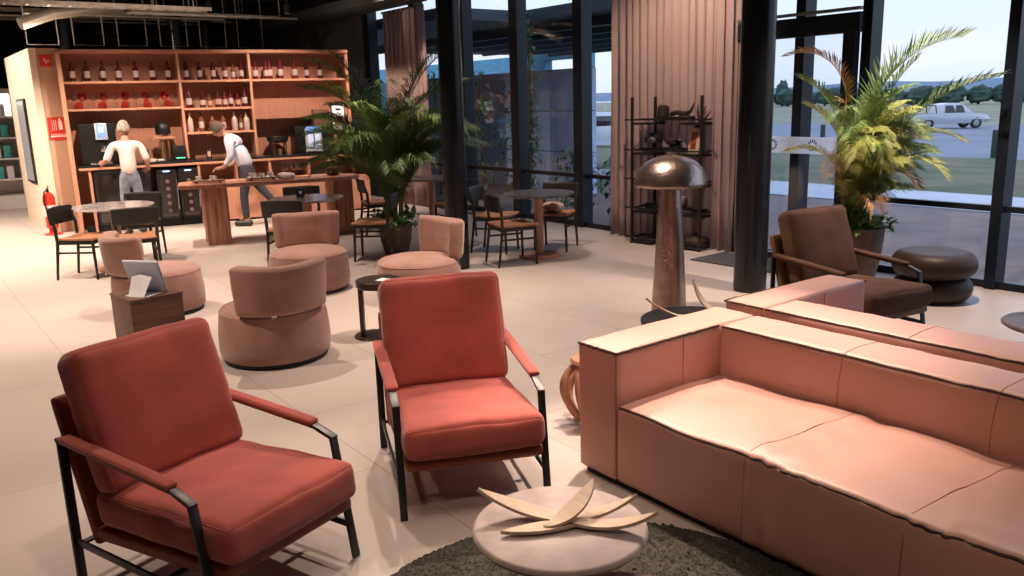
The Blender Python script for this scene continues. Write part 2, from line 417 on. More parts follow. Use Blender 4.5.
# ceiling services: beams, trays, ducts, rods
GALV = mat('galvanised_grey', (.30, .24, .20), .5, .3, vary=.2)
DKM = mat('dark_service_paint', (.035, .03, .03), .7)
for i, x in enumerate((-15.2, -17.4, -19.6, -21.8, -24.2, -12.6, -10)):
    struct(P().span((x - .12, FY0, 3.95), (x + .12, WY - .1, 4.4)).build('ceiling_beam', CEILM, smooth=False))
for i, y in enumerate((-3, -.5, 2.2, 5.0, 7.2)):
    struct(P().span((FX0, y - .1, 4.05), (FX1, y + .1, 4.4)).build('ceiling_beam', CEILM, smooth=False))
# perimeter soffit over the curtains on the left part of the glazing
struct(P().span((-26.9, 6.9, 3.44), (-12.3, 7.6, 3.6)).build('ceiling_soffit', CEILM, smooth=False))
rs = random.Random(3)
for k in range(15):
    x = -15.2 - k * .78; z = 3.5 + .07 * k * .7 + rs.uniform(-.12, .16); y0 = rs.uniform(-1, 3); y1 = y0 + rs.uniform(2.5, 6)
    if k % 3 == 0:
        root = thing('cable_tray', 'grey cable tray number %s in depth hanging under the dark ceiling behind the bar' % ('one two three four five six'.split()[k // 3]), 'cable tray', (x, 0, z), 0, 'cable trays under the ceiling')
        p = P(); p.span((-.14, y0, 0), (-.12, min(y1, 6.6), .06)); p.span((.12, y0, 0), (.14, min(y1, 6.6), .06))
        yy = y0 + .1
        while yy < min(y1, 6.6) - .05: p.span((-.12, yy, 0), (.12, yy + .03, .012)); yy += .3
        p.build('tray', GALV, root, smooth=False)
        q = P()
        for yy in (y0 + .3, min(y1, 6.6) - .3):
            for s_ in (-.13, .13): q.tube([(s_, yy, .03), (s_, yy, 4.4 - z)], .008, 6)
        q.build('hanger_rods', GALV, root)
    else:
        o = P().tube([(0, y0, 0), (0, min(y1, 6.7), 0)], .022, 8).build('ceiling_conduit', GALV)
        tag(o, 'thin grey conduit under the dark ceiling, %s row behind the bar front' % 'zeroth second third fourth fifth sixth seventh eighth ninth tenth eleventh twelfth thirteenth fourteenth fifteenth'.split()[k], 'conduit', 'conduits under the ceiling', (x, 0, z))
o = P().tube([(-16.2, 2.2, 3.25), (-16.3, 2.7, 3.44), (-16.5, 3.3, 3.55), (-16.8, 3.9, 3.6)], .10, 14).build('air_duct', mat('foil_duct', (.45, .36, .28), .35, .6, bump=.5, bscale=30))
tag(o, 'short silvery flexible duct curving under the dark ceiling left of the bar', 'duct')
for k in range(9):
    x = -15.6 - k * .95; y0 = 3.2 + rs.uniform(0, 1.4); z = 3.42 + .09 * k + rs.uniform(-.05, .1)
    root = thing('lighting_track', 'flat grey lighting track above the palm side of the bar, %s row back' % 'first second third fourth fifth sixth seventh eighth ninth'.split()[k], 'track', (x, 0, z), 0, 'lighting tracks under the ceiling')
    P().bar((0, y0, 0), (0, 6.75, 0), .05, .035).build('track', GALV, root, smooth=False)
    for yy in (y0 + .4, 6.4): P().tube([(0, yy, .01), (0, yy, 4.4 - z)], .009, 6).build('hanger_rod', GALV, root)
p = P()
for k in range(6):
    y = 2.4 + k * .75; p.tube([(-17.2, y, 4.0), (-17.2, y, 3.0), (-17.2, y + .5, 3.0), (-17.2, y + .5, 4.0)], .012, 6)
tag(p.build('pipe_rack', GALV), 'row of thin grey pipe drops hanging above the bar shelving', 'pipes')
# spot fixtures that show
for i, (x, y, z) in enumerate(((-15.6, 5.1, 3.52), (-15.0, 6.3, 3.45))):
    root = thing('ceiling_spotlight', 'small black ceiling spotlight glowing above the bar, %s of the two' % ('left', 'right')[i], 'spotlight', (x, y, z))
    P().lathe([(0, .16), (.05, .16), (.055, .14), (.055, 0), (.045, 0), (.045, .03), (0, .03)], 20).build('housing', BLACKP, root)
    P().lathe([(0, .01), (.044, .01), (.044, .02), (0, .02)], 20).build('lens', mat('lit_lens', (1, .9, .7), .5, emit=(1, .85, .6), estr=6), root)
    P().tube([(0, 0, .16), (0, 0, 4.4 - z)], .012, 8).build('stem', BLACKP, root)

# bright shop beyond the cream block, far left
root = thing('display_fridge', 'tall lit open display cabinet stocked with teal packs at far left', 'display cabinet', (-19.4, 1.55, 0), radians(-8))
P().span((-.35, -.8, 0), (-.3, .75, 2.3)).build('back', WHITE, root, smooth=False)
p = P(); p.span((-.3, -.8, 0), (.3, -.76, 2.3)); p.span((-.3, .71, 0), (.3, .75, 2.3)); p.span((-.3, -.8, 2.2), (.3, .75, 2.3)); p.span((-.3, -.8, 0), (.3, .75, .25)); p.build('cabinet', WHITE, root, smooth=False)
for z in (.55, .95, 1.35, 1.75): P().span((-.3, -.76, z), (.25, .71, z + .03)).build('shelf', WHITE, root, smooth=False)
P().span((-.05, -.74, 2.17), (.05, .69, 2.2)).build('light_tube', mat('cool_led', (1, 1, 1), .5, emit=(.9, 1, 1), estr=14), root, smooth=False)
TEAL = mat('teal_packaging', (.05, .42, .38), .4, vary=.3, vscale=5)
for z in (.58, .98, 1.38, 1.78):
    for k in range(8):
        o = P().box((0, 0, .12), (.2, .12, .24), .01).build('snack_pack', TEAL if (k + int(z * 10)) % 3 else WHITE)
        a = radians(-8); lx, ly = .05, -.66 + k * .17
        tag(o, '%s pack, %s from the left, %s shelf of the lit display cabinet' % ('teal' if (k + int(z * 10)) % 3 else 'white', 'first second third fourth fifth sixth seventh eighth'.split()[k], {.58: 'lowest', .98: 'second', 1.38: 'third', 1.78: 'top'}[z]), 'packet', 'packs in the lit display cabinet', (-19.4 + cos(a) * lx - sin(a) * ly, 1.55 + sin(a) * lx + cos(a) * ly, z + .0), a)

# ================================================================== EXTERIOR
PAVE = mat('exterior_paving', (.20, .15, .14), .8, vary=.15, vscale=2, bump=.3)
KERB = mat('pale_concrete_path', (.52, .55, .62), .8, vary=.06, vscale=1)
GRASS = mat('scrubby_grass', (.085, .105, .055), .95, vary=.0, col2=(.17, .16, .10), vscale=.6, bump=.8, bscale=5)
ROAD = mat('asphalt_road', (.20, .22, .28), .8, vary=.12, vscale=.3)
DRY = mat('dry_grass_verge', (.26, .25, .17), .95, vary=.2, vscale=.2)
struct(P().span((-45, WY + .12, -.12), (8, 13.0, -.02)).build('ground_paving', PAVE, smooth=False))
struct(P().span((-45, 13.0, -.12), (8, 15.0, 0)).build('ground_path', KERB, smooth=False))
def gquad(name, y0, z0, y1, z1, m, x0=-420, x1=60, n=1):
    return struct(P().quad((x0, y0, z0), (x1, y0, z0), (x1, y1, z1), (x0, y1, z1)).build(name, m, smooth=False))
gquad('ground_grass', 15.0, -.03, 33, -.80, GRASS)
gquad('ground_road', 33, -.80, 68, -1.0, ROAD)
gquad('ground_verge', 68, -1.0, 420, -1.1, DRY)
# hills
HILL = mat('hazy_blue_hills', (.14, .22, .30), .95)
p = P(); vs = []; N = 120
for i in range(N + 1):
    x = -1500 + i * 18; h = 9 + 5 * noise.noise(Vector((x * .004, 0, 0))) * 2 + 4 * noise.noise(Vector((x * .013, 3, 0)))
    vs += [(x, 640, -2), (x, 700, h * .75), (x, 800, -2)]
fs = []
for i in range(N):
    for k in range(2): fs.append((3 * i + k, 3 * i + 3 + k, 3 * i + 4 + k, 3 * i + 1 + k))
p._add(vs, fs); struct(p.build('hills', HILL))
# tree line
TREEM = mat('distant_tree_green', (.045, .085, .07), .9, vary=.4, vscale=.5, bump=1, bscale=1.5)
TRUNK = mat('tree_trunk', (.08, .055, .04), .9)
def tree(x, y, w, h, seed, label, z=-1.1):
    root = thing('distant_tree', label, 'tree', (x, y, z), 0, 'tree line beyond the road')
    bm = bmesh.new(); bmesh.ops.create_icosphere(bm, subdivisions=3, radius=1)
    for v in bm.verts:
        q = v.co * 2.1 + Vector((seed * 7.3, 0, 0)); k = 1 + .35 * noise.noise(q) + .2 * noise.noise(q * 2.7)
        v.co = Vector((v.co.x * w * k, v.co.y * w * .7 * k, h * .56 + v.co.z * h * .46 * k))
    P().from_bm(bm).build('crown', TREEM, root)
    P().tube([(0, 0, 0), (.1, 0, h * .4)], [.25, .15], 7).build('trunk', TRUNK, root)
NUMW = ['%s from the left' % w for w in 'first second third fourth fifth sixth seventh eighth ninth tenth eleventh twelfth thirteenth fourteenth fifteenth sixteenth seventeenth eighteenth nineteenth twentieth'.split()]
NUMW = NUMW + ['twenty-first from the left', 'twenty-second from the left', 'twenty-second from the right', 'twenty-first from the right'] + [w.replace('left', 'right') for w in NUMW[::-1]]
rs = random.Random(11); 
for k in range(44):
    t = k / 43; x = -172 + t * 135; y = 170 - t * 25 + rs.uniform(-3, 3)
    h = rs.uniform(2.6, 4.0) * (1.15 if k % 5 == 0 else 1)
    tree(x, y, rs.uniform(2.0, 2.4), h, k, 'dark low tree in the far tree line, tree %s' % NUMW[k])
tree(-118, 166, 1.6, 5.6, 77, 'single small round tree standing taller above the distant tree line seen through the door')
# bollards
for i, (x, y, z) in enumerate(((-24.4, 37.8, -.83), (-14.3, 33.3, -.8), (-29.2, 38.5, -.83))):
    o = P().lathe([(0, 0), (.12, 0), (.12, 1.0), (.10, 1.04), (0, 1.05)], 14).build('bollard', mat('dark_green_post', (.015, .03, .025), .6))
    tag(o, ('dark post by the road, seen through the door above the white band', 'dark post on the grass left of the right window frame', 'dark post by the road, hard against the black column edge')[i], 'bollard', None, (x, y, z))

# vehicles
def wheel(root, x, y, r=.38):
    p = P(); p.lathe([(r * .55, -.11), (r * .95, -.11), (r, -.06), (r, .06), (r * .95, .11), (r * .55, .11)], 24, (x, y, r), RX(pi / 2))
    t = p.build('tyre', RUBBER, root)
    P().lathe([(0, -.10), (r * .2, -.12), (r * .56, -.09), (r * .56, .09), (r * .2, .12), (0, .10)], 20, (x, y, r), RX(pi / 2)).build('rim', mat('alloy_grey', (.35, .36, .38), .4, .6), root)
def body_sec(secs, w):
    """loft of side profile: list of (x, z_bottom, z_top, halfwidth_bottom, halfwidth_top)"""
    vs = []; fs = []
    for x, zb, zt, wb, wt in secs:
        zm = zb + (zt - zb) * .45
        vs += [(x, -wb, zb), (x, -w, zm), (x, -wt, zt), (x, wt, zt), (x, w, zm), (x, wb, zb)]
    n = 6
    for i in range(len(secs) - 1):
        for k in range(n): fs.append((i * n + k, i * n + (k + 1) % n, (i + 1) * n + (k + 1) % n, (i + 1) * n + k))
    fs.append(tuple(range(n))); fs.append(tuple((len(secs) - 1) * n + k for k in range(n)))
    return P()._add(vs, fs)
SILV = mat('silver_car_paint', (.50, .52, .56), .3, .3, coat=.6)
WHT = mat('white_car_paint', (.62, .66, .74), .3, coat=.6)
def vehicle(name, label, cat, loc, rz, paint, pickup):
    root = thing(name, label, cat, loc, rz)
    L = 2.65 if pickup else 2.25
    body_sec([(-L, .55, .98, .80, .84), (-L + .1, .40, 1.05, .84, .86), (-1.0, .38, 1.06, .86, .88), (1.2, .38, 1.06, .86, .86), (2.0, .38, 1.0, .86, .80), (L - .15, .40, .90, .82, .72), (L, .5, .75, .74, .66)], .92).build('body', paint, root)
    cb = (-.75, 1.25) if pickup else (-2.0, 1.2)
    body_sec([(cb[0] - .12, 1.0, 1.02, .8, .78), (cb[0] + .12, 1.0, 1.66, .84, .66), (cb[0] + .5, 1.0, 1.76, .86, .66), (cb[1] - .75, 1.0, 1.76, .86, .66), (cb[1] - .45, 1.0, 1.66, .84, .66), (cb[1] + .25, 1.0, 1.03, .80, .76)], .84).build('cabin', paint, root)
    for s_ in (-1, 1):
        for a, b in ((cb[0] + .22, cb[0] + .85), (cb[0] + .95, cb[1] - .5)):
            P()._add([(a, s_ * .868, 1.10), (b + .12, s_ * .868, 1.10), (b + .04, s_ * .852, 1.34), (a + .03, s_ * .852, 1.34), (b - .05, s_ * .765, 1.60), (a + .08, s_ * .765, 1.60)], [(0, 1, 2, 3), (3, 2, 4, 5)]).build('side_window', DARKG, root, smooth=False)
        for x in (-L + 1.05, L - .95): wheel(root, x, s_ * .80)
        P().box((L - .12, s_ * .62, .78), (.14, .22, .13), .03).build('headlight', mat('lamp_lens', (.7, .7, .72), .15), root)
    if pickup:
        P().span((-L + .1, -.74, 1.0), (-.95, .74, 1.065), .01).build('load_bed', BLACKP, root)
        P().tube([(-1.0, -.7, 1.05), (-1.1, -.68, 1.62), (-1.1, .68, 1.62), (-1.0, .7, 1.05)], .035, 8).build('roll_bar', BLACKP, root)
    return root
vehicle('pickup_truck', 'silver double cab pickup truck parked on the road beyond the right window', 'pickup truck', (-29.2, 60.0, -.96), radians(53), SILV, True)
vehicle('parked_car', 'white car parked outside, partly seen beside the pink curtain', 'car', (-32.6, 30.7, -.70), radians(50), WHT, False)

# canopy, boundary wall and planting outside the left bays
CANM = mat('dark_canopy_steel', (.035, .05, .07), .5)
root = thing('entrance_canopy', 'dark steel canopy roof over the outside terrace at left bays', 'canopy')
p = P(); p.span((-12.8, 9.95, 3.22), (-9.4, 12.0, 3.42)); p.span((-22.0, 8.2, 3.22), (-12.8, 17.0, 3.42)); p.build('roof_deck', CANM, root, smooth=False)
for k in range(6):
    P().span((-20, 10.5 + k * 1.2, 3.05), ((-9.5 if k < 2 else -13), 10.62 + k * 1.2, 3.22)).build('purlin', CANM, root, smooth=False)
for x, y in ((-9.6, 11.7), (-13.5, 16.6), (-21.6, 16.6)):
    P().span((x - .09, y - .09, -.02), (x + .09, y + .09, 3.22)).build('post', CANM, root, smooth=False)
def panel_mat():
    m = mat('blue_grey_cladding', (.52, .70, 1.0), .6, vary=.06, vscale=1.5); return m
root = thing('boundary_wall', 'blue grey panelled wall standing outside on the terrace', 'wall')
p = P(); 
for k in range(3): p.span((-20, 10.98, -.02 + k * .80), (-12.05, 11.12, -.02 + k * .80 + .785), .006)
p.build('cladding', panel_mat(), root, smooth=False)
P().span((-20, 11.0, 0), (-12.07, 11.1, 2.38)).build('core', CANM, root, smooth=False)
TEALW = mat('teal_rendered_wall', (.10, .36, .52), .6, vary=.1)
root = thing('neighbouring_building', 'dark teal building facade behind the terrace wall', 'building')
p = P(); p.span((-34, 17.2, -.3), (-21.0, 17.5, 3.2)); p.span((-19.6, 17.2, -.3), (-19.0, 17.5, 3.2)); p.span((-21.0, 17.2, 3.0), (-19.6, 17.5, 3.2)); p.build('facade', TEALW, root, smooth=False)

def leaf(p, pos, d, s, upv=Vector((0, 0, 1)), w=.45):
    d = d.normalized(); sd = d.cross(upv)
    if sd.length < .05: sd = Vector((1, 0, 0))
    sd.normalize(); nrm = sd.cross(d)
    a = pos; m1 = pos + d * s * .5
    p._add([a, m1 + sd * s * w * .5 + nrm * s * .08, pos + d * s - nrm * s * .1, m1 - sd * s * w * .5 + nrm * s * .08, m1], [(0, 1, 4), (1, 2, 4), (2, 3, 4), (3, 0, 4)])
def rdir(rs, zmin=-.3):
    while 1:
        v = Vector((rs.uniform(-1, 1), rs.uniform(-1, 1), rs.uniform(zmin, 1)))
        if .1 < v.length < 1: return v.normalized()
VINE = mat('outdoor_leaf_green', (.05, .15, .05), .5, vary=.4, vscale=5)
def slim_tree(name, label, x, y, h, seed, wide, n, z0=.2, lsz=.14):
    rs = random.Random(seed); root = thing(name, label, 'plant', (x, y, 0))
    pts = [(0, 0, 0)] + [(rs.uniform(-.05, .05), rs.uniform(-.05, .05), h * t) for t in (.25, .5, .75, 1)]
    P().tube(pts, [.035, .03, .025, .02, .01], 7).build('trunk', TRUNK, root)
    p = P()
    for k in range(n):
        z = rs.uniform(z0, h); a = rs.uniform(0, 2 * pi); r = wide * sqrt(rs.random()) * (.5 + .5 * sin(pi * min(1, z / h)))
        leaf(p, Vector((r * cos(a), r * sin(a), z)), rdir(rs, -.8), rs.uniform(.7, 1.2) * lsz)
    p.build('foliage', VINE, root, smooth=False)
slim_tree('climbing_plant', 'dense green climbing plant on a tall post outside, centre left bay', -11.15, 8.75, 3.15, 5, .17, 750, .3, .12)
slim_tree('slim_tree', 'sparse slim tree outside the window, just right of the black column', -12.75, 8.9, 2.3, 6, .36, 260)
slim_tree('slim_tree', 'sparse slim tree outside between the two left window frames', -11.85, 9.0, 2.1, 8, .30, 220)
slim_tree('low_shrub', 'low green shrub outside at the foot of the glass by the curtain', -8.75, 8.7, 1.1, 9, .4, 420, .1)
slim_tree('low_shrub', 'low green shrub outside behind the far dining table', -10.0, 8.8, 1.0, 12, .42, 300, .1)
slim_tree('slim_tree', 'slim bushy tree outside at the very left bay behind the indoor palm', -14.2, 8.9, 2.4, 13, .4, 300)
# ================================================================== SOFAS
def edge_line(a, b, amp=.004, seed=0, n=None):
    a = Vector(a); b = Vector(b); L = (b - a).length; n = n or max(6, int(L / .02)); out = []
    for i in range(n + 1):
        t = i / n; p = a.lerp(b, t)
        p += Vector((noise.noise(Vector((i * .9, seed, 1))), noise.noise(Vector((i * .9, seed, 5))), noise.noise(Vector((i * .9, seed, 9))))) * amp
        out.append(p)
    return out
def sofa(label, loc, rz, L, D, mods, outer, H=.665, SH=.41, AW=.265, BT=.30):
    """local: x along the length from the outer face of arm one, y=0 front, y=D back, seats towards -y"""
    root = thing('leather_sofa', label, 'sofa', loc, rz, 'blush leather sofas back to back')
    def trim(par, pts, r=.0065): P().tube(pts, r, 6).build('edge_trim', TRIM, par, label='dark raw leather edge')
    z0 = .035
    for side in (0, 1):
        x0 = 0 if side == 0 else L - AW; x1 = x0 + AW
        a = P().cushion(((x0 + x1) / 2, D / 2, (z0 + H) / 2), (AW - .006, D, H - z0), .018, (.008, .008, .010), n=16, wr=.0035, seed=side * 3)
        ao = a.build('arm', SOFA, root)
        e = .004
        trim(ao, edge_line((x0 + e, e, H - .006), (x1 - e, e, H - .006), seed=1))
        trim(ao, edge_line((x1 - e, e, H - .006), (x1 - e, D - (BT if side == 0 else 0), H - .004), seed=2))
        if outer: trim(ao, edge_line((x0 + e, D - e, H - .006), (x1 - e, D - e, H - .006), seed=4))
        P().tube(edge_line((x1 - e, .003, z0 + .02), (x1 - e, .003, H - .01), amp=.002, seed=5), .004, 6).build('seam', mat('blush_seam', (.36, .15, .11), .7), ao)
        P().tube(edge_line((x1 + (.004 if side == 0 else -AW - .004), .45, SH), (x1 + (.004 if side == 0 else -AW - .004), .45, H - .01), amp=.001, seed=5), .002, 6).build('seam', mat('blush_seam', (.36, .15, .11), .7), ao)
    SEAM = mat('blush_seam', (.36, .15, .11), .7)
    SL = L - 2 * AW; SD = D - BT + .02; C = (L / 2, SD / 2, (z0 + SH) / 2); dm = (SL + .002, SD, SH - z0)
    def wrk(o):  # soft rumples gathered around the stitched joints of the front
        k = sum(math.exp(-((o.x + SL / 2 - (m - AW) - .12) / .17) ** 2) for m in mods)
        f = max(0, -o.y / SD * 2 - .6) * 2.2
        return Vector((o.x, o.y - .026 * k * f * noise.noise(Vector((o.x * 26, o.z * 5, 3))), o.z + .016 * noise.noise(Vector((o.x * 3, o.y * 3, 7))) * (1 if o.z > 0 else 0) + .013 * k * noise.noise(Vector((o.x * 14, o.y * 9, 1)))))
    kw = dict(r=.022, puff=(0, .008, .030), R=None, wr=.004, seed=5, fn=wrk)
    s = P().cushion(C, dm, nn=(120, 30, 16), **kw).build('seat', SOFA, root)
    T = [i / 24 for i in range(25)]
    for m in mods:
        a = (m - AW) / SL * 2 - 1
        P().welt([(a, -1, -.9 + 1.9 * t) for t in T] + [(a + .05 * sin(pi * t * .5), -1 + 1.95 * t, 1) for t in T], .0022, C, dm, **kw).build('seam', SEAM, s)
    P().welt([(-1 + 2 * i / 200, -1, 1) for i in range(201)], .0065, C, dm, **dict(kw, wr=.010)).build('edge_trim', TRIM, s, label='dark raw leather edge')
    C = (L / 2, D - BT / 2, (z0 + H) / 2); dm = (SL + .002, BT, H - z0)
    kw = dict(r=.022, puff=(0, .016, .012), R=None, wr=.005, seed=9)
    b = P().cushion(C, dm, nn=(100, 12, 22), **kw).build('backrest', SOFA, root)
    for m in mods:
        a = (m - AW) / SL * 2 - 1 - .03
        P().welt([(a - .01 * sin(pi * t), -1, -.1 + 1.1 * t) for t in T] + [(a, -1 + 2 * t, 1) for t in T], .0022, C, dm, **kw).build('seam', SEAM, b)
    for e_ in ((-1, 1) if outer else (-1,)):
        P().welt([(-1 + 2 * i / 200, e_, 1) for i in range(201)], .0065, C, dm, **dict(kw, wr=.009)).build('edge_trim', TRIM, b, label='dark raw leather edge')
    P().span((.03, .03, .0), (L - .03, D - .03, .06)).build('plinth', BLACKP, root, smooth=False)
    return root
sofa('long blush leather sofa nearest the camera, facing the round coffee table', (-2.90, 2.545, 0), 0, 3.0, 1.02, [.99, 1.64, 2.2], False)
sofa('blush leather sofa behind, turned towards the windows, its back to the nearer sofa', (.02, 4.725, 0), pi, 2.98, 1.02, [.8, 1.4, 1.95], True)

# ================================================================== LOUNGE ARMCHAIRS  (local +x = forward)
def armchair(label, loc, rz, fabric, side, group=None):
    r = thing('lounge_armchair', label, 'armchair', loc, rz, group)
    W = .332
    for s in (-1, 1):
        y = s * W
        P().bar((.352, y, .505), (.432, y, 0), .016, .034, .003, (0, 1, 0)).build('leg', BLACKM, r)
        P().bar((-.415, y, .585), (-.415, y, 0), .016, .036, .003, (0, 1, 0)).build('leg', BLACKM, r)
        P().bar((-.432, y, .585), (.262, y, .536), .034, .016, .003).bar((.257, y, .5365), (.362, y, .503), .034, .016, .003).build('arm_rail', BLACKM, r)
        P().bar((-.415, y, .16), (.41, y, .14), .012, .03, .002).build('side_rail', BLACKM, r)
        P().cushion((-.07, y, .573), (.65, .055, .026), .012, (0, .002, .003), RY(.0695), n=10).build('arm_pad', fabric, r)
    P().bar((-.40, -W, .15), (-.40, W, .15), .025, .012).build('rear_rail', BLACKM, r)
    P().bar((.15, -W, .165), (.15, W, .165), .025, .012).build('cross_rail', BLACKM, r)
    P().cushion((.06, 0, .232), (.80, .622, .058), .022, (.004, 0, .004), RY(-.07), n=12).build('seat_pan', side, r)
    P().cushion((-.39, 0, .45), (.05, .63, .60), .02, (0, 0, 0), RY(-.30), n=12).build('back_panel', side, r)
    def dim(o): return Vector((o.x, o.y, o.z + (.006 * noise.noise(Vector((o.x * 9, o.y * 9, 2))) if o.z > 0 else 0)))
    C = (.105, 0, .345); dm = (.785, .628, .145); kw = dict(r=.040, puff=(.010, .008, .030), R=RY(-.06), wr=.005, fn=dim)
    c = P().cushion(C, dm, nn=(26, 26, 12), **kw).build('seat_cushion', fabric, r)
    p = P(); per = lambda f: [f(-1 + 2 * i / 30) for i in range(31)]
    for e in (1, -1): p.welt([(1, t, e) for t in [-1 + 2 * i / 30 for i in range(30)]] + [(-t, 1, e) for t in [-1 + 2 * i / 30 for i in range(30)]] + [(-1, -t, e) for t in [-1 + 2 * i / 30 for i in range(30)]] + [(t, -1, e) for t in [-1 + 2 * i / 30 for i in range(30)]], .0032, C, dm, closed=True, **kw)
    p.build('piping', fabric, c)
    C = (-.29, 0, .655); dm = (.145, .62, .56); kw = dict(r=.045, puff=(.026, .006, .008), R=RY(-.31), wr=.006, seed=4)
    b = P().cushion(C, dm, nn=(12, 26, 24), **kw).build('back_cushion', fabric, r)
    p = P()
    for e in (1, -1): p.welt([(e, 1, t) for t in [-1 + 2 * i / 30 for i in range(30)]] + [(e, -t, 1) for t in [-1 + 2 * i / 30 for i in range(30)]] + [(e, -1, -t) for t in [-1 + 2 * i / 30 for i in range(30)]] + [(e, t, -1) for t in [-1 + 2 * i / 30 for i in range(30)]], .0032, C, dm, closed=True, **kw)
    p.build('piping', fabric, b)
    P().box((-.418, -W - .012, .585), (.02, .004, .02), .002).build('bolt', CHROME, r)
    return r
armchair('red upholstered lounge armchair at the lower left corner, nearest the camera', (-3.165, .85, 0), radians(20.5), RED, REDSIDE, 'red lounge armchairs')
armchair('red upholstered lounge armchair standing between the other red armchair and the sofa', (-3.28, 2.085, 0), radians(-22.5), RED, REDSIDE, 'red lounge armchairs')
armchair('dark brown lounge armchair standing behind the sofas by the potted palm', (-3.36, 5.62, 0), radians(-9), BROWN, BROWNSIDE)

# ================================================================== SWIVEL TUB CHAIRS (local +x = forward)
def swivel(label, loc, rz):
    r = thing('swivel_tub_chair', label, 'lounge chair', loc, rz, 'dusty rose swivel chairs')
    P().lathe([(0, .005), (.365, .005), (.375, .012), (.375, .03), (.36, .035), (0, .035)], 48).build('base_ring', BLACKP, r)
    prof = [(0, .034), (.375, .034), (.392, .05), (.400, .12), (.397, .22), (.388, .31), (.377, .37), (.357, .397), (.30, .413), (.2, .425), (.1, .43), (0, .432)]
    s_ = P().lathe(prof, 56).build('seat', PINK, r, ang=60)
    P().lathe([(.376, .366), (.380, .372), (.374, .378)], 56).build('seam', PINK, s_)
    # curved back pad wrapping the rear
    R0 = .375
    def bend(o):
        th = pi + o.y / .40; rad = .365 + o.x + o.z * .08
        return Vector((rad * cos(th), rad * sin(th), o.z + .572 - .02 * (1 - (o.y / .37) ** 2) * (o.z > 0)))
    b = P().cushion((0, 0, 0), (.125, .745, .355), .032, (.008, .01, .006), nn=(10, 30, 18), wr=.005, fn=bend, seed=2).build('backrest', PINK, r, ang=70)
    P().box((-.405, .10, .395), (.004, .035, .014), .001).build('tag', WPAPER, r)
    P().bar((-.30, 0, .36), (-.36, 0, .47), .30, .03).build('back_bracket', BLACKP, r)
    return r
sw = swivel('dusty rose swivel tub chair seen from behind, between the two red armchairs', (-5.83, 2.15, 0), radians(174))
dup(sw, (-7.83, 3.30, 0), radians(-24), 'dusty rose swivel tub chair facing the camera, left of the potted palm')
dup(sw, (-6.62, 3.86, 0), radians(-88), 'dusty rose swivel tub chair in front of the palm pot, against the black column')
dup(sw, (-7.96, 1.88, 0), radians(98), 'dusty rose swivel tub chair at left behind the walnut block, back turned left')

# side tables
def side_table(label, loc, rz, rt_=.18, h=.46):
    r = thing('side_table', label, 'side table', loc, rz, 'round dark side tables')
    P().lathe([(0, h - .06), (rt_ - .01, h - .06), (rt_, h - .05), (rt_, h - .006), (rt_ - .006, h), (0, h)], 40).build('table_top', DKTOP, r)
    P().box((-.145, 0, (h - .05) / 2), (.035, .11, h - .06), .006).build('leg', DKTOP, r)
    P().lathe([(0, 0), (.165, 0), (.167, .006), (.163, .012), (0, .012)], 40, (-.05, 0, 0)).build('base', DKTOP, r)
    return r
t_ = side_table('dark round side table with a napkin, behind the middle red armchair', (-5.78, 3.0, 0), radians(58))
dup(t_, (-6.48, 2.28, 0), radians(50), 'dark round side table mostly hidden behind the rose chair seen from behind')
o = P().box((0, 0, 0), (.13, .10, .004), .001).build('paper_napkin', WPAPER)
tag(o, 'white paper napkin lying on the round side table', 'napkin', None, (-5.70, 3.02, .462), .5)

# walnut block with a standing tablet frame
r = thing('walnut_block_table', 'square walnut block table standing behind the left red armchair', 'side table', (-6.80, 1.51, 0), radians(7))
P().box((0, 0, .205), (.41, .40, .41), .006).build('body', WALN, r)
P().box((0, 0, .415), (.42, .41, .018), .004).build('table_top', WALN, r)
r = thing('menu_stand', 'slanted white framed menu card stand on the walnut block', 'menu stand', (-6.74, 1.50, .424), radians(128))
P().box((.0, 0, .135), (.012, .30, .26), .003, RY(-.32)).build('board', mat('pale_blue_card', (.36, .38, .46), .4), r)
P().box((.012, 0, .135), (.01, .315, .275), .003, RY(-.32)).build('frame', WPAPER, r)
P()._add([(-.03, -.09, .14), (-.12, -.07, .0), (-.12, .07, .0), (-.03, .09, .14), (-.045, 0, .16)], [(0, 1, 4), (1, 2, 4), (2, 3, 4)]).build('easel_back', WPAPER, r, smooth=False)
P().box((-.03, 0, .004), (.16, .22, .006), .002).build('foot', WPAPER, r)

# ================================================================== COFFEE TABLE, SCULPTURE, RUG
RUGM = mat('charcoal_shag', (.050, .044, .034), .95, vary=.6, vscale=90, bump=1, bscale=200)
bm = bmesh.new(); N = 110; RR = .95
p = P(); vs = []; fs = []; ring = []
for j in range(110):
    for i in range(480):
        a = 2 * pi * i / 480; rr = RR * (j + 1) / 110; e = 1 + (.012 * noise.noise(Vector((cos(a) * 14, sin(a) * 14, 0))) if j == 109 else 0)
        z = .016 + .011 * noise.noise(Vector((rr * cos(a) * 75, rr * sin(a) * 75, 0))) + .008 * noise.noise(Vector((rr * cos(a) * 150, rr * sin(a) * 150, 4)))
        if j == 109: z = .001
        vs.append((rr * e * cos(a), rr * e * sin(a), max(.002, z)))
for j in range(109):
    for i in range(480): fs.append((j * 480 + i, j * 480 + (i + 1) % 480, (j + 1) * 480 + (i + 1) % 480, (j + 1) * 480 + i))
vs.append((0, 0, .018)); c_ = len(vs) - 1
for i in range(480): fs.append((c_, i, (i + 1) % 480))
o = p._add(vs, fs).build('round_rug', RUGM)
tag(o, 'round charcoal shag rug under the coffee table', 'rug', None, (-1.745, 1.635, 0))
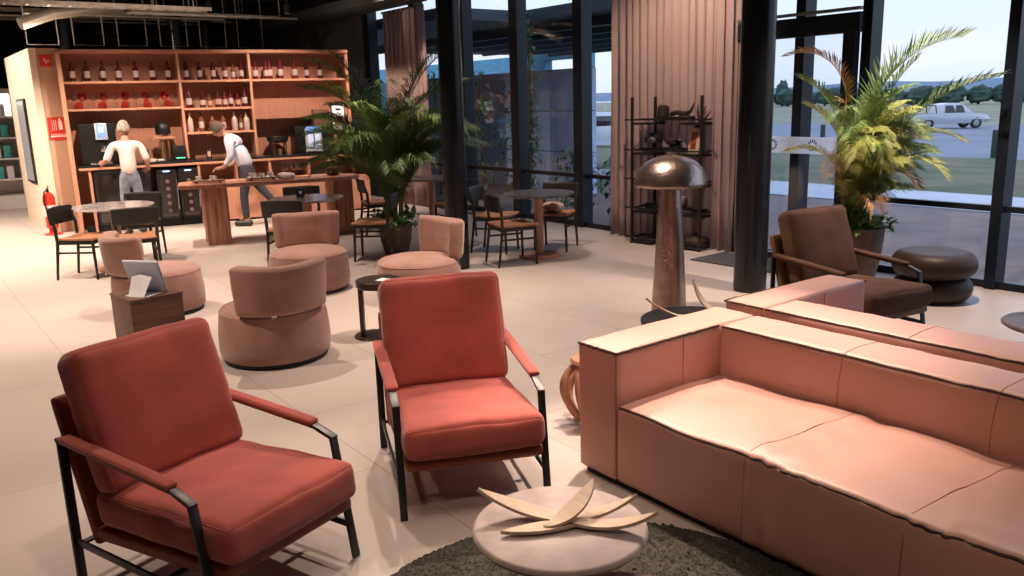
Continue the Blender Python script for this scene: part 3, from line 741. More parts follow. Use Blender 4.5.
def coffee(label, loc, h, rad, m):
    r = thing('coffee_table', label, 'coffee table', loc)
    P().lathe([(0, h - .04), (rad - .03, h - .04), (rad - .012, h - .034), (rad, h - .018), (rad - .004, h - .006), (rad - .014, h), (0, h)], 64).build('table_top', m, r, ang=50)
    P().lathe([(0, 0), (.125, 0), (.13, .01), (.13, h - .06), (.15, h - .04), (0, h - .04)], 40).build('base', mat('dark_bronze_base', (.05, .045, .045), .4, .6), r)
    return r
coffee('round pale stone coffee table carrying the carved wooden leaves', (-2.035, 1.695, .012), .35, .305, STONE)
coffee('low round rose stone coffee table cut off by the lower edge of the photo', (-1.615, 1.59, .012), .235, .29, ROSEST)
def blade(p, pts, w, th=.012, n=22, split=False):
    """curved pointed wooden blade through 3 control points (quadratic), lens-shaped plan, cupped section"""
    a, b, c = [Vector(q) for q in pts]; m = b * 2 - (a + c) * .5
    vs = []; fs = []
    for i in range(n + 1):
        t = i / n; q = a * (1 - t) ** 2 + m * 2 * t * (1 - t) + c * t * t
        d = ((m - a) * (1 - t) + (c - m) * t).normalized(); sd = d.cross(Vector((0, 0, 1))).normalized(); nn = sd.cross(d)
        hw = max(.0015, w * (sin(pi * min(1, max(0, t))) ** .75) * .5)
        vs += [q - sd * hw + nn * hw * .18, q + nn * th * .4, q + sd * hw + nn * hw * .18, q + sd * hw * .96 + nn * (hw * .18 - th), q - nn * th * .9, q - sd * hw * .96 + nn * (hw * .18 - th)]
    for i in range(n):
        for k in range(6): fs.append((i * 6 + k, i * 6 + (k + 1) % 6, (i + 1) * 6 + (k + 1) % 6, (i + 1) * 6 + k))
    fs += [(0, 1, 2, 3, 4, 5), tuple(n * 6 + k for k in range(6))]
    return p._add(vs, fs)
r = thing('leaf_sculpture', 'pale carved wooden leaf blades crossing on the round coffee table', 'sculpture', (-2.03, 1.70, .362))
for q, w in (
    (((-.235, -.185, .105), (-.10, -.06, .030), (.07, .055, .022)), .078),
    (((-.005, .155, .120), (.02, .03, .05), (.005, -.085, .022)), .070),
    (((-.065, -.215, .022), (.005, -.06, .014), (.06, .10, .020)), .066),
    (((.265, .195, .088), (.14, .10, .022), (-.01, -.02, .03)), .062),
    (((.12, .245, .080), (.05, .11, .022), (-.02, 0, .014)), .050)):
    blade(P(), q, w).build('blade', PALEW, r)
# ================================================================== MUSHROOM LAMP & black table with leaves, knotted stool
r = thing('mushroom_floor_lamp', 'hammered bronze mushroom floor lamp standing behind the sofas', 'floor lamp', (-4.63, 5.08, 0))
P().lathe([(0, 0), (.150, 0), (.152, .01), (.146, .05), (.128, .35), (.108, .70), (.088, 1.0), (.08, 1.12), (0, 1.12)], 48).build('base', LAMPM, r)
P().lathe([(.29, 1.095), (.296, 1.10), (.292, 1.125), (.28, 1.17), (.25, 1.235), (.20, 1.285), (.13, 1.32), (.06, 1.335), (0, 1.338)], 64).lathe([(.29, 1.095), (.27, 1.17), (.2, 1.27), (0, 1.32)], 64).build('lamp_shade', LAMPM, r, ang=60)
P().lathe([(.02, 1.336), (.02, 1.35), (0, 1.353)], 16).build('finial', LAMPM, r)
r = thing('low_round_table', 'low black round table just behind the joined sofas, beside the bronze lamp', 'table', (-3.86, 4.50, 0))
P().lathe([(0, .20), (.37, .20), (.38, .21), (.38, .23), (.372, .237), (0, .237)], 48).build('table_top', BLACKM, r)
P().lathe([(0, 0), (.16, 0), (.16, .02), (.05, .05), (.05, .20), (0, .20)], 32).build('base', BLACKM, r)
r = thing('leaf_sculpture', 'pale carved wooden leaf blades on the low black table behind the sofas', 'sculpture', (-3.86, 4.50, .238))
for q, w in ((((-.10, .10, .26), (-.02, .13, .09), (.12, .16, .03)), .07), (((-.18, -.30, .17), (-.06, -.12, .035), (.10, .05, .02)), .05), (((.2, .28, .05), (.1, .1, .016), (-.1, -.1, .03)), .05)):
    blade(P(), q, w).build('blade', PALEW, r)
r = thing('bentwood_stool', 'knotted bentwood stool peeking out behind the left arm of the sofa', 'stool', (-3.33, 3.03, 0))
for j in range(5):
    pts = []
    for i in range(40):
        a = 2 * pi * i / 40; rad = .17 * (1 - .06 * cos(3 * a + j)); 
        v = Vector((rad * cos(a), rad * sin(a), 0)); v = Matrix.Rotation(radians(62 + 6 * j), 3, 'X') @ v; v = Matrix.Rotation(j * pi / 5 * 1.02, 3, 'Z') @ v
        pts.append(v + Vector((0, 0, .185)))
    P().tube(pts, .022, 8, closed=True, flat=.7).build('wood_loop', KNOT, r)
P().lathe([(0, .355), (.12, .355), (.125, .365), (.115, .38), (0, .38)], 28).build('seat', KNOT, r)
# pouf: two stacked leather rings
r = thing('ring_pouf', 'dark leather pouf of two stacked fat rings by the window', 'pouf', (-3.50, 7.20, 0))
for z, rr, t in ((.11, .315, .108), (.32, .338, .108)):
    pr = [(0, z - t)] + [(rr - t * .9 + t * .9 * 1.05 * sin(a), z - t * cos(a)) for a in [pi * k / 14 for k in range(15)]] + [(.12, z + t * .93), (0, z + t * .9)]
    P().lathe(pr, 56).build('ring', TYRE, r, ang=70)
r = thing('round_side_table', 'round stone topped side table at the right edge behind the sofas', 'side table', (-1.86, 5.30, 0))
P().lathe([(0, .42), (.24, .42), (.262, .435), (.265, .445), (.258, .455), (0, .455)], 48).build('table_top', STONE, r, ang=50)
P().lathe([(0, 0), (.16, 0), (.16, .012), (.03, .03), (.03, .42), (0, .42)], 28).build('base', BLACKM, r)

# ================================================================== DINING SETS  (chair local +x = forward)
def dchair(label, loc, rz):
    r = thing('dining_chair', label, 'chair', loc, rz, 'black dining chairs')
    for s in (-1, 1):
        P().tube([(.20, s * .205, 0), (.185, s * .19, .43)], [.0135, .019], 8).build('leg', BLACKW, r)
        P().tube([(-.26, s * .205, 0), (-.205, s * .20, .42), (-.215, s * .205, .60), (-.265, s * .20, .765)], [.0135, .019, .018, .014], 8).build('leg', BLACKW, r)
        P().bar((.185, s * .19, .30), (-.215, s * .197, .30), .014, .022).build('stretcher', BLACKW, r)
        P().bar((.185, s * .19, .415), (-.205, s * .197, .415), .018, .045).build('seat_rail', BLACKW, r)
    P().bar((.185, -.19, .415), (.185, .19, .415), .018, .045).build('seat_rail', BLACKW, r)
    P().bar((-.205, -.197, .415), (-.205, .197, .415), .018, .045).build('seat_rail', BLACKW, r)
    def sag(o): return Vector((o.x, o.y * (1 - .06 * (o.x < 0) * (-o.x / .2)), o.z - .018 * max(0, 1 - (o.y / .2) ** 2) * (o.z > 0)))
    P().cushion((0, 0, .452), (.45, .435, .035), .016, (0, 0, .004), n=12, fn=sag).build('seat', TAN, r)
    def bend(o): return Vector((o.x + .35 * o.y * o.y * 2 - .05 - .1 * o.z, o.y, o.z))
    P().cushion((-.235, 0, .70), (.022, .47, .175), .011, (0, 0, .008), n=14, fn=bend).build('backrest', BLACKW, r, ang=60)
    return r
def face(c, t): return atan2(t[1] - c[1], t[0] - c[0])
def dtable(label, loc, rad, top, h=.75):
    r = thing('dining_table', label, 'table', (*loc, 0), 0, 'round dining tables')
    P().lathe([(0, h - .03), (rad - .03, h - .03), (rad, h - .012), (rad - .004, h), (0, h)], 56).build('table_top', top, r, ang=50)
    P().lathe([(.05, h - .03), (.05, .03), (.24, .03), (.25, .022), (.25, 0), (0, 0)], 36).build('pedestal', OAK, r)
    P().lathe([(0, h - .05), (.16, h - .05), (.16, h - .03), (0, h - .03)], 24).build('top_plate', BLACKM, r)
    return r
T1, T2, T3, T4 = (-10.5, 2.1), (-9.35, 3.98), (-7.56, 6.06), (-10.4, 6.35)
dtable('round dining table at far left in front of the standing man', T1, .44, mat('glossy_grey_stone_top', (.42, .37, .37), .15, vary=.2, vscale=10))
dtable('round dining table with a menu holder, in front of the timber counter', T2, .43, STONED)
dtable('round dark dining table by the windows with the wooden pedestal', T3, .42, STONED)
dtable('round dining table far back behind the potted palm', T4, .42, ROSEST)
C1 = [((-10.26, 1.72), (-9.6, 2.5), 'black dining chair at far left with its back to the fire extinguisher'),
      ((-9.86, 2.16), (-10.8, 2.3), 'black dining chair seen from behind at the far left table, nearest the camera'),
      ((-11.15, 2.5), T1, 'black dining chair on the far side of the left table, before the man in jeans'),
      ((-9.14, 3.66), (-9.9, 4.25), 'black dining chair left of the table with the menu holder'),
      ((-10.1, 4.25), T2, 'dining chair on the far side of the table with the menu holder'),
      ((-8.86, 4.58), T2, 'black dining chair right of the menu holder table, partly behind the palm'),
      ((-8.22, 5.92), (-7.3, 6.5), 'black dining chair at the left side of the window table'),
      ((-7.46, 5.60), (-7.2, 6.6), 'black dining chair with its back to the camera at the window table'),
      ((-7.82, 6.52), (-7.3, 5.7), 'black dining chair on the right far side of the window table'),
      ((-9.62, 6.22), T4, 'black dining chair just right of the black column, at the hidden far table'),
      ((-10.6, 5.6), T4, 'black dining chair behind the palm fronds at the hidden far table')]
first = None
for c, t, lb in C1:
    a = face(c, t)
    if first is None: first = dchair(lb, (*c, 0), a)
    else: dup(first, (*c, 0), a, lb)
r = thing('menu_holder', 'small black menu holder standing on the middle dining table', 'menu holder', (-9.38, 3.92, .75), radians(-30))
P().box((0, 0, .06), (.012, .10, .12), .003).build('card', BLACKP, r); P().box((0, 0, .006), (.05, .09, .012), .003).build('foot', BLACKP, r)
P().box((.0068, 0, .065), (.001, .03, .03), 0).build('round_mark', mat('grey_print', (.3, .3, .3), .6), r)
r = thing('folded_napkin', 'pale cloth bundle lying on the seat behind the window table', 'cloth', (-7.84, 6.50, .478), 0)
P().cushion((0, 0, .045), (.26, .16, .08), .035, (.01, .01, .02), n=12, wr=.03).build('cloth', mat('rose_cloth', (.5, .33, .28), .8), r)
# ================================================================== SHELF RACK, CURTAINS, MAT
r = thing('display_rack', 'open black steel display rack standing before the pink curtain', 'rack', (-7.44, 7.46, 0), atan2(.09, 1.0))
RW, RD, RH = 1.02, .25, 1.80
PX = (.0, .24, RW - .24, RW)
posts = [(0, 0), (.16, RD), (RW - .20, RD), (RW, 0)]
for x, y in posts: P().box((x, y, RH / 2), (.028, .028, RH), .002).build('post', BLACKM, r, smooth=False)
LV = (.08, .45, .81, 1.165, 1.53)
for i, z in enumerate(LV):
    P().box((RW / 2, 0, z), (RW + .22, .018, .018)).box((RW / 2, RD, z), (RW + .10, .018, .018)).box((0, RD / 2, z), (.018, RD, .018)).box((RW, RD / 2, z), (.018, RD, .018)).build('rung', BLACKM, r, smooth=False)
    P().span((-.0, .0, z - .06), (.30, RD + .02, z - .035), .002).build('shelf', BLACKM, r, smooth=False)
    P().span((RW - .30, .0, z - .06), (RW, RD + .02, z - .035), .002).build('shelf', BLACKM, r, smooth=False)
    P().span((.26, .10, z + .01), (RW - .26, RD, z + .03), .002).build('shelf', BLACKM, r, smooth=False)
def on_rack(x, y, z):
    a = atan2(.09, 1.0); return (-7.44 + cos(a) * x - sin(a) * y, 7.46 + sin(a) * x + cos(a) * y, z)
DECO = mat('dark_bronze_decor', (.06, .045, .04), .4, .5)
q = P().lathe([(0, 0), (.07, 0), (.075, .02), (.07, .12), (.04, .14), (0, .14)], 24).build('vase', DECO); tag(q, 'squat dark vase on the left of the top rack shelf', 'vase', None, on_rack(.32, .2, 1.56))
q = P().tube([(0, 0, .03), (.1, 0, .05), (.2, .02, .03), (.3, 0, .06), (.36, .0, .16)], [.03, .028, .03, .02, .006], 8).build('driftwood', DECO); tag(q, 'dark driftwood branch lying along the top rack shelf', 'driftwood', None, on_rack(.44, .2, 1.56))
q = P().tube([(0, 0, .02), (.05, 0, .10), (.10, .0, .18)], [.02, .012, .004], 8).tube([(0, 0, .02), (-.03, 0, .10), (-.02, .0, .2)], [.02, .012, .004], 8).tube([(0, 0, .02), (.1, 0, .05), (.17, 0, .12)], [.02, .012, .004], 8).build('coral_figure', DECO); tag(q, 'spiky dark coral figure at the right of the top rack shelf', 'ornament', None, on_rack(.86, .18, 1.50))
r2 = thing('table_lamp', 'small black mushroom table lamp on the second rack shelf', 'table lamp', on_rack(.19, .18, 1.13))
P().lathe([(0, 0), (.05, 0), (.05, .01), (.015, .02), (.015, .13), (0, .13)], 20).build('base', BLACKM, r2); P().lathe([(.115, .12), (.11, .17), (.08, .21), (.04, .235), (0, .24)], 28).lathe([(.115, .12), (.02, .125), (0, .13)], 28).build('lamp_shade', BLACKM, r2, ang=60)
r2 = thing('framed_print', 'framed print with a dark red picture leaning at the right of the rack', 'picture', on_rack(.86, .10, 1.135), radians(-14))
P().box((0, 0, .15), (.22, .012, .30), .002, RX(-.16)).build('mount', mat('cream_mount', (.50, .38, .30), .6), r2, smooth=False)
P().box((-.01, -.008, .15), (.11, .006, .19), .001, RX(-.16)).build('picture', mat('dark_red_print', (.16, .02, .01), .5, col2=(.42, .10, .03), vscale=14), r2, smooth=False)
for x, z, s_, lb in ((.55, .86, 1, 'flat dark bowl on the middle rack shelf'), (.5, 1.21, .8, 'low dark dish beside the small lamp on the rack'), (.88, .42, .9, 'dark round bowl on the right of the fourth rack shelf'), (.15, .42, .7, 'small dark bowl on the left of the fourth rack shelf')):
    q = P().lathe([(0, 0), (.05 * s_, 0), (.10 * s_, .03), (.13 * s_, .07), (.122 * s_, .07), (.09 * s_, .035), (0, .012)], 28).build('bowl', DECO, ang=60); tag(q, lb, 'bowl', 'dark bowls on the rack', on_rack(x, .18, z))
for x, z, c, lb in ((.62, .485, (.30, .17, .13), 'small brown pot on the fourth rack shelf'), (.44, .485, (.10, .06, .05), 'small dark pot on the fourth rack shelf, left of the brown one')):
    q = P().lathe([(0, 0), (.05, 0), (.07, .05), (.06, .12), (.04, .13), (.035, .12), (0, .1)], 22).build('clay_pot', mat('pot_%d' % int(x * 100), c, .6)); tag(q, lb, 'pot', None, on_rack(x, .2, z))
q = P().cushion((0, 0, .05), (.24, .18, .09), .03, (.01, .01, .01), n=10, wr=.01).build('wicker_box', mat('dark_wicker', (.09, .055, .04), .7, bump=.8, bscale=60)); tag(q, 'dark wicker box on the bottom rack shelf', 'box', None, on_rack(.86, .18, .046))

CURT = mat('sheer_blush_curtain', (.46, .32, .285), .9, vary=.05, sheen=.2)
# slightly translucent weave
n_ = CURT.node_tree; b_ = n_.nodes['Principled BSDF']; ou = [x for x in n_.nodes if x.type == 'OUTPUT_MATERIAL'][0]
tl = n_.nodes.new('ShaderNodeBsdfTranslucent'); tl.inputs[0].default_value = (.75, .60, .58, 1); mi = n_.nodes.new('ShaderNodeMixShader'); mi.inputs[0].default_value = .45
n_.links.new(b_.outputs[0], mi.inputs[1]); n_.links.new(tl.outputs[0], mi.inputs[2]); n_.links.new(mi.outputs[0], ou.inputs[0])
def curtain(label, x0, x1, y, z1, folds, seed, amp=.05):
    r = thing('curtain', label, 'curtain', ((x0 + x1) / 2, y, 0)); L = x1 - x0; n = folds * 10; vs = []; fs = []; rs = random.Random(seed)
    ph = [rs.uniform(-.5, .5) for _ in range(folds + 2)]
    zs = [.01, .4, 1.0, 1.8, 2.6, 3.4, z1]
    for j, z in enumerate(zs):
        for i in range(n + 1):
            t = i / n; f = t * folds; k = int(f); w = ph[k] * (1 - (f - k)) + ph[k + 1] * (f - k)
            am = amp * (1.0 - .25 * z / z1) * (1 + .5 * w)
            vs.append((-L / 2 + t * L + .02 * sin(f * 2 * pi * 2 + z * .4), am * sin(2 * pi * f + w * 2 + .15 * sin(z * 2 + k)), z))
    for j in range(len(zs) - 1):
        for i in range(n): fs.append((j * (n + 1) + i, j * (n + 1) + i + 1, (j + 1) * (n + 1) + i + 1, (j + 1) * (n + 1) + i))
    o = P()._add(vs, fs).build('fabric', CURT, r, ang=180)
    md = o.modifiers.new('thickness', 'SOLIDIFY'); md.thickness = .003
    P().bar((-L / 2, 0, z1 + .02), (L / 2, 0, z1 + .02), .05, .04).build('track', BLACKM, r)
curtain('wide blush pink sheer curtain hanging behind the black display rack', -8.17, -6.12, 7.78, 4.3, 16, 2, .05)
curtain('narrow gathered blush curtain hanging at left behind the palm', -13.95, -12.55, 7.66, 3.38, 9, 5, .06)
q = P().box((0, 0, .008), (1.1, .62, .014), .004).build('door_mat', mat('grey_coir_mat', (.07, .065, .07), .95, vary=.3, vscale=60, bump=1, bscale=150)); tag(q, 'dark grey door mat on the floor beside the display rack', 'mat', None, (-5.62, 7.42, 0), .04)

# ================================================================== BAR  (local x = along the bar to the right, y = away from the room)
BO = Vector((-14.0, 2.55, 0)); BA = radians(10)
BROT = radians(90) - BA      # local +x -> bar direction (sin BA, cos BA)
def barw(s, d, z=0.):   # s along, d depth behind the front plane -> world
    return (BO.x + sin(BA) * s - cos(BA) * d, BO.y + cos(BA) * s + sin(BA) * d, z)
unit = thing('bar_shelving', 'tall orange oak bar shelving with three bays of open shelves', 'shelving', tuple(BO), BROT)
S0, S1, S2, S3, TOPZ = -.2, 1.43, 2.52, 4.12, 2.68
DB = .58
# local y positive = away from room (rotation: local y = (-cosBA, sinBA))
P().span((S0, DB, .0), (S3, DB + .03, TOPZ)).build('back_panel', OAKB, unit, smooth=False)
P().span((S0 - .06, .0, 0), (S0 + .0, DB + .03, TOPZ), .002).build('side_panel', OAK, unit, smooth=False)
P().span((S3, .25, 0), (S3 + .05, DB + .03, TOPZ), .002).build('side_panel', OAK, unit, smooth=False)
P().span((S0 - .06, .22, TOPZ), (S3 + .05, DB + .03, TOPZ + .05), .002).build('top_board', OAKH, unit, smooth=False)
for s_ in (S1, S2): P().span((s_ - .02, .24, 1.04), (s_ + .02, DB, TOPZ), .002).build('divider', OAK, unit, smooth=False)
def shelf(a, b, z): P().span((a, .24, z - .035), (b, DB, z), .002).build('shelf', OAKH, unit, smooth=False)
ZT, ZM, ZL = 2.265, 1.86, 1.45
shelf(S0, S1 - .02, ZT); shelf(S0, S1 - .02, ZM); shelf(S1 + .02, S2 - .02, ZT); shelf(S1 + .02, S2 - .02, ZM - .03); shelf(S1 + .02, S2 - .02, ZL); shelf(S2 + .02, S3, ZT)
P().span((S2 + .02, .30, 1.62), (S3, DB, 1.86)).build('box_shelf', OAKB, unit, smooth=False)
# base run
base = thing('bar_counter', 'long oak back counter with dark stone top under the bar shelving', 'counter', tuple(BO), BROT)
P().span((-.16, -.02, .985), (4.35, DB, 1.02), .003).build('worktop', mat('black_stone_worktop', (.02, .018, .018), .2), base, smooth=False)
P().span((-.16, -.022, .95), (4.35, .0, .984), .002).build('front_edge', OAKH, base, smooth=False)
for s_ in (-.02, 1.54, 2.12, 2.66, 3.3, 4.33): P().span((s_ - .02, .0, .0), (s_ + .02, DB, .95), .002).build('upright', OAK, base, smooth=False)
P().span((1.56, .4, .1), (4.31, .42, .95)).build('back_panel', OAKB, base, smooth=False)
P().span((1.56, .0, .58), (4.31, .42, .61), .002).build('shelf', OAKH, base, smooth=False)
for a, b in ((1.56, 2.10), (2.14, 2.64), (2.68, 3.28), (3.32, 4.31)): P().span((a, .002, .03), (b, .03, .575), .002).build('door', OAK, base, smooth=False)
P().span((-.16, .06, 0), (4.35, .1, .1)).build('plinth', BLACKP, base, smooth=False)
def fridge(label, a, b, z0=.12, z1=.93, n=1):
    m = (a + b) / 2; w = b - a; r = thing('wine_fridge', label, 'fridge', barw(m, .0, 0), BROT, 'black glass door fridges')
    P().span((-w / 2 + .005, .02, .02), (w / 2 - .005, .45, z1)).build('body', BLACKP, r, smooth=False)
    P().span((-w / 2 + .005, .0, z0), (w / 2 - .005, .02, z0 + .04)).span((-w / 2 + .005, .0, z1 - .05), (w / 2 - .005, .02, z1)).span((-w / 2 + .005, .0, z0), (-w / 2 + .04, .02, z1)).span((w / 2 - .04, .0, z0), (w / 2 - .005, .02, z1)).build('door_frame', BLACKM, r, smooth=False)
    P().span((-w / 2 + .04, .008, z0 + .04), (w / 2 - .04, .014, z1 - .05)).build('door_glass', DARKG, r, smooth=False)
    P().tube([(w / 2 - .022, -.03, z0 + .15), (w / 2 - .022, -.03, z1 - .15)], .007, 8).build('handle', CHROME if n > 1 else BLACKM, r)
    if n > 1:
        P().span((-.05, -.004, z1 - .04), (.05, 0, z1 - .02)).build('display', mat('blue_led', (.2, .4, 1), .5, emit=(.25, .45, 1), estr=2.5), r, smooth=False)
        p = P()
        for k in range(5): p.tube([(0, .004, z0 + .13 + k * .115), (0, .0075, z0 + .13 + k * .115)], .032, 12)
        p.build('bottle_ends', mat('dim_bottle_ends', (.16, .10, .085), .5), r, smooth=False)
    return r
fridge('wide black glass door fridge under the counter behind the man in the white shirt', .02, .82, .1)
fridge('black wine fridge with blue display, left of the pair under the counter', .90, 1.21, .12, .90, 2)
fridge('black wine fridge with blue display, right of the pair beside the timber leg', 1.22, 1.53, .12, .90, 2)

# bottles and glasses, one of each then copied
def bottle(mc, lab, h=.30, r=.038):
    b = thing('bottle', 'x', 'bottle', (0, 0, 0))
    P().lathe([(0, 0), (r * .96, 0), (r, .006), (r, h * .60), (r * .85, h * .67), (r * .40, h * .76), (r * .34, h * .95), (r * .42, h * .955), (r * .42, h * .99), (0, h)], 18).build('body', mc, b, ang=50)
    P().lathe([(r * 1.015, h * .18), (r * 1.03, h * .19), (r * 1.03, h * .50), (r * 1.015, h * .51)], 18).build('label', lab, b)
    P().lathe([(r * .46, h * .84), (r * .46, h * 1.0), (0, h * 1.01)], 12).build('cap', mc, b)
    return b
BG1 = mat('dark_red_bottle_glass', (.06, .008, .008), .1, spec=.8); BG2 = mat('red_bottle_glass', (.13, .012, .014), .12, spec=.8); BG3 = mat('amber_bottle_glass', (.16, .05, .025), .12, spec=.8); BG4 = mat('cream_bottle_glass', (.46, .33, .25), .2, spec=.6)
LW = mat('white_bottle_label', (.42, .33, .31), .6); LT = mat('tan_bottle_label', (.45, .25, .18), .6)
ordn = 'first second third fourth fifth sixth seventh eighth ninth tenth eleventh twelfth'.split()
def row(s_list, z, kinds, where, grp, scl=None):
    for i, s_ in enumerate(s_list):
        k = kinds[i % len(kinds)]; key = ('b',) + k
        if key not in PROTO:
            o = bottle(*[{0: BG1, 1: BG2, 2: BG3, 3: BG4}[k[0]], {0: LW, 1: LT}[k[1]]], h=k[2], r=k[3]); PROTO[key] = o
            o.location = barw(s_, .36, z); o['group'] = grp; o['label'] = 'L'
        else: o = dup(PROTO[key], barw(s_, .36, z), .3 * i, 'L', grp)
        o['group'] = grp
        o['label'] = '%s bottle, %s from the left on %s' % (('dark red', 'bright red', 'amber', 'cream')[k[0]], ordn[i], where)
PROTO = {}
row([-.07, .13, .35, .57, .81, 1.05, 1.28], ZT, [(0, 0, .30, .042)], 'the top shelf of the left bar bay', 'bottles on the top shelf, left bay')
row([1.55, 1.75, 1.96, 2.14, 2.27, 2.40], ZT, [(0, 0, .29, .040), (0, 0, .29, .040), (0, 0, .29, .040), (1, 0, .28, .042), (2, 0, .24, .035), (0, 0, .29, .04)], 'the top shelf of the middle bar bay', 'bottles on the top shelf, middle bay')
row([2.63, 2.80, 2.86, 3.04, 3.28, 3.48, 3.70], ZT, [(1, 0, .28, .042), (1, 0, .28, .042), (1, 0, .30, .045), (1, 0, .31, .048), (1, 0, .31, .048), (0, 0, .28, .04), (0, 0, .28, .04)], 'the top shelf of the right bar bay', 'bottles on the top shelf, right bay')
row([1.55, 1.75, 1.86, 1.99, 2.10, 2.19, 2.30, 2.41], ZM - .03, [(0, 0, .30, .045), (0, 0, .24, .048), (2, 1, .20, .035), (0, 1, .26, .05), (1, 0, .24, .04), (0, 0, .28, .038), (1, 1, .22, .04), (0, 0, .30, .045)], 'the middle shelf of the middle bar bay', 'bottles on the middle shelf, middle bay')
row([1.53, 1.70, 1.87, 2.04, 2.22, 2.32, 2.41], ZL, [(3, 0, .30, .045), (2, 0, .32, .040), (2, 1, .28, .045), (2, 1, .28, .045), (3, 0, .30, .045), (2, 0, .24, .03), (3, 0, .29, .048)], 'the lowest shelf of the middle bar bay', 'bottles on the lowest shelf, middle bay')
def wglass(m):
    g = thing('wine_glass', 'x', 'glass', (0, 0, 0))
    P().lathe([(.022, .10), (.045, .135), (.052, .17), (.045, .215), (.043, .215), (.049, .17), (.042, .137), (.0, .102)], 20).build('bowl', m, g, ang=70)
    P().lathe([(0, 0), (.034, 0), (.034, .003), (.005, .008), (.004, .10), (0, .101)], 14).build('stem', CLEARG, g, ang=60)
    return g
GG = {}
for i, s_ in enumerate([-.09, .02, .17, .32, .47, .62, .77, .91, 1.06, 1.19, 1.31]):
    red = i % 2
    if red not in GG: g = GG[red] = wglass(REDG if red else CLEARG); g.location = barw(s_, .34, ZM); g.scale = (1.15, 1.15, 1.1)
    else: g = dup(GG[red], barw(s_, .34, ZM), 0, '')
    g['group'] = 'wine glasses on the middle shelf, left bay'; g['label'] = '%s wine glass, %s from the left on the middle shelf of the left bar bay' % (('clear', 'red')[red], ordn[i])

# machines and things on the counter
r = thing('coffee_machine', 'large black coffee machine with lit blue screen at the left end of the counter', 'coffee machine', barw(.16, .30, 1.02), BROT)
P().box((0, 0, .31), (.50, .44, .62), .02).build('body', BLACKP, r); P().box((.05, -.235, .50), (.17, .03, .25), .01, RX(-.15)).build('screen_bezel', mat('silver_plastic', (.40, .42, .48), .35), r)
P().box((.05, -.253, .505), (.12, .006, .19), .003, RX(-.15)).build('screen', mat('blue_screen', (.05, .1, .25), .3, emit=(.25, .42, .95), estr=.9), r)
P().box((.05, -.26, .24), (.07, .06, .09), .012).build('spout', CHROME, r); P().box((.0, -.25, .03), (.30, .12, .03), .006).build('drip_tray', CHROME, r)
p = P()
for i in range(2):
    for j in range(3): p.box((.03 + i * .045, -.2575, .455 + j * .05), (.03, .002, .034), 0, RX(-.15))
p.build('screen_icons', mat('screen_icon', (.6, .7, .9), .4, emit=(.7, .8, 1), estr=1.3), r, smooth=False)
r = thing('coffee_grinder', 'domed black grinder on wooden stand at centre of the left bay', 'grinder', barw(1.10, .30, 1.02), BROT)
P().lathe([(0, .62), (.05, .615), (.095, .57), (.115, .50), (.115, .44), (.10, .41), (0, .41)], 28).build('dome', BLACKP, r, ang=60)
P().box((0, 0, .36), (.34, .22, .05), .02).box((-.17, 0, .33), (.05, .2, .05), .015).build('wooden_arm', KNOT, r)
P().box((-.04, 0, .17), (.02, .14, .34), .005).box((.06, 0, .17), (.02, .14, .34), .005).build('stand', mat('brass_metal', (.5, .3, .12), .35, .9), r); P().box((0, 0, .015), (.30, .22, .03), .006).build('foot', BLACKM, r)
r = thing('cash_terminal', 'small black payment terminal with green light on the counter', 'terminal', barw(1.30, .18, 1.02), BROT)
P().box((0, .04, .12), (.19, .16, .22), .01, RX(-.1)).build('body', BLACKP, r); P().box((0, -.055, .03), (.2, .12, .05), .008).build('base', BLACKP, r); P().box((0, -.117, .045), (.13, .004, .012)).build('light', mat('green_led', (.1, .8, .3), .5, emit=(.1, .9, .35), estr=2), r, smooth=False)
r = thing('coffee_tin', 'small dark tin beside the grinder on the counter', 'tin', barw(.80, .18, 1.02), BROT); P().box((0, 0, .09), (.10, .10, .18), .008).build('body', BLACKP, r); P().box((0, 0, .185), (.104, .104, .02), .004).build('lid', DKTOP, r)
for i, (s_, n) in enumerate(((.88, 5), (1.02, 4))):
    r = thing('plate_stack', 'low stack of white plates on the counter, %s of two' % ('left', 'right')[i], 'plates', barw(s_, .10, 1.02), 0, 'plate stacks on the counter')
    for k in range(n): P().lathe([(0, k * .008), (.04, k * .008), (.07, k * .008 + .012), (.067, k * .008 + .014), (0, k * .008 + .004)], 24).build('plate', WHITE, r)
r = thing('photo_tile', 'small dark framed card on the counter in the middle bay', 'card', barw(1.76, .3, 1.02), BROT); P().box((0, 0, .07), (.09, .02, .14), .004, RX(-.1)).build('frame', BLACKP, r); P().box((0, -.014, .07), (.05, .004, .09), .001, RX(-.1)).build('card', LT, r)
for i, s_ in enumerate((2.0, 2.12, 2.24)):
    o = P().lathe([(0, 0), (.03, 0), (.035, .03), (.03, .06), (0, .062)], 16).build('small_jar', mat('jar_brown', (.22, .10, .06), .4)); tag(o, 'small brown jar on the counter in the middle bay, %s of three' % ('left', 'middle', 'right')[i], 'jar', 'small jars on the counter', barw(s_, .3, 1.02))
r = thing('round_grill_pan', 'black round brazier on stand with copper cup in the right bay', 'brazier', barw(2.88, .30, 1.02), BROT)
P().lathe([(0, .20), (.12, .20), (.17, .23), (.18, .30), (.17, .30), (.15, .24), (0, .22)], 32).build('bowl', BLACKM, r, ang=50); 
for sx_, sy_ in ((-1, -1), (1, -1), (1, 1), (-1, 1)): P().bar((sx_ * .11, sy_ * .08, 0), (sx_ * .12, sy_ * .08, .22), .02, .02).build('leg', BLACKM, r)
o = P().lathe([(0, 0), (.03, 0), (.045, .10), (.04, .10), (.028, .01), (0, .01)], 18).build('copper_cup', mat('copper_metal', (.6, .3, .2), .35, .8)); tag(o, 'small copper cup standing under the black brazier', 'cup', None, barw(2.90, .27, 1.02))
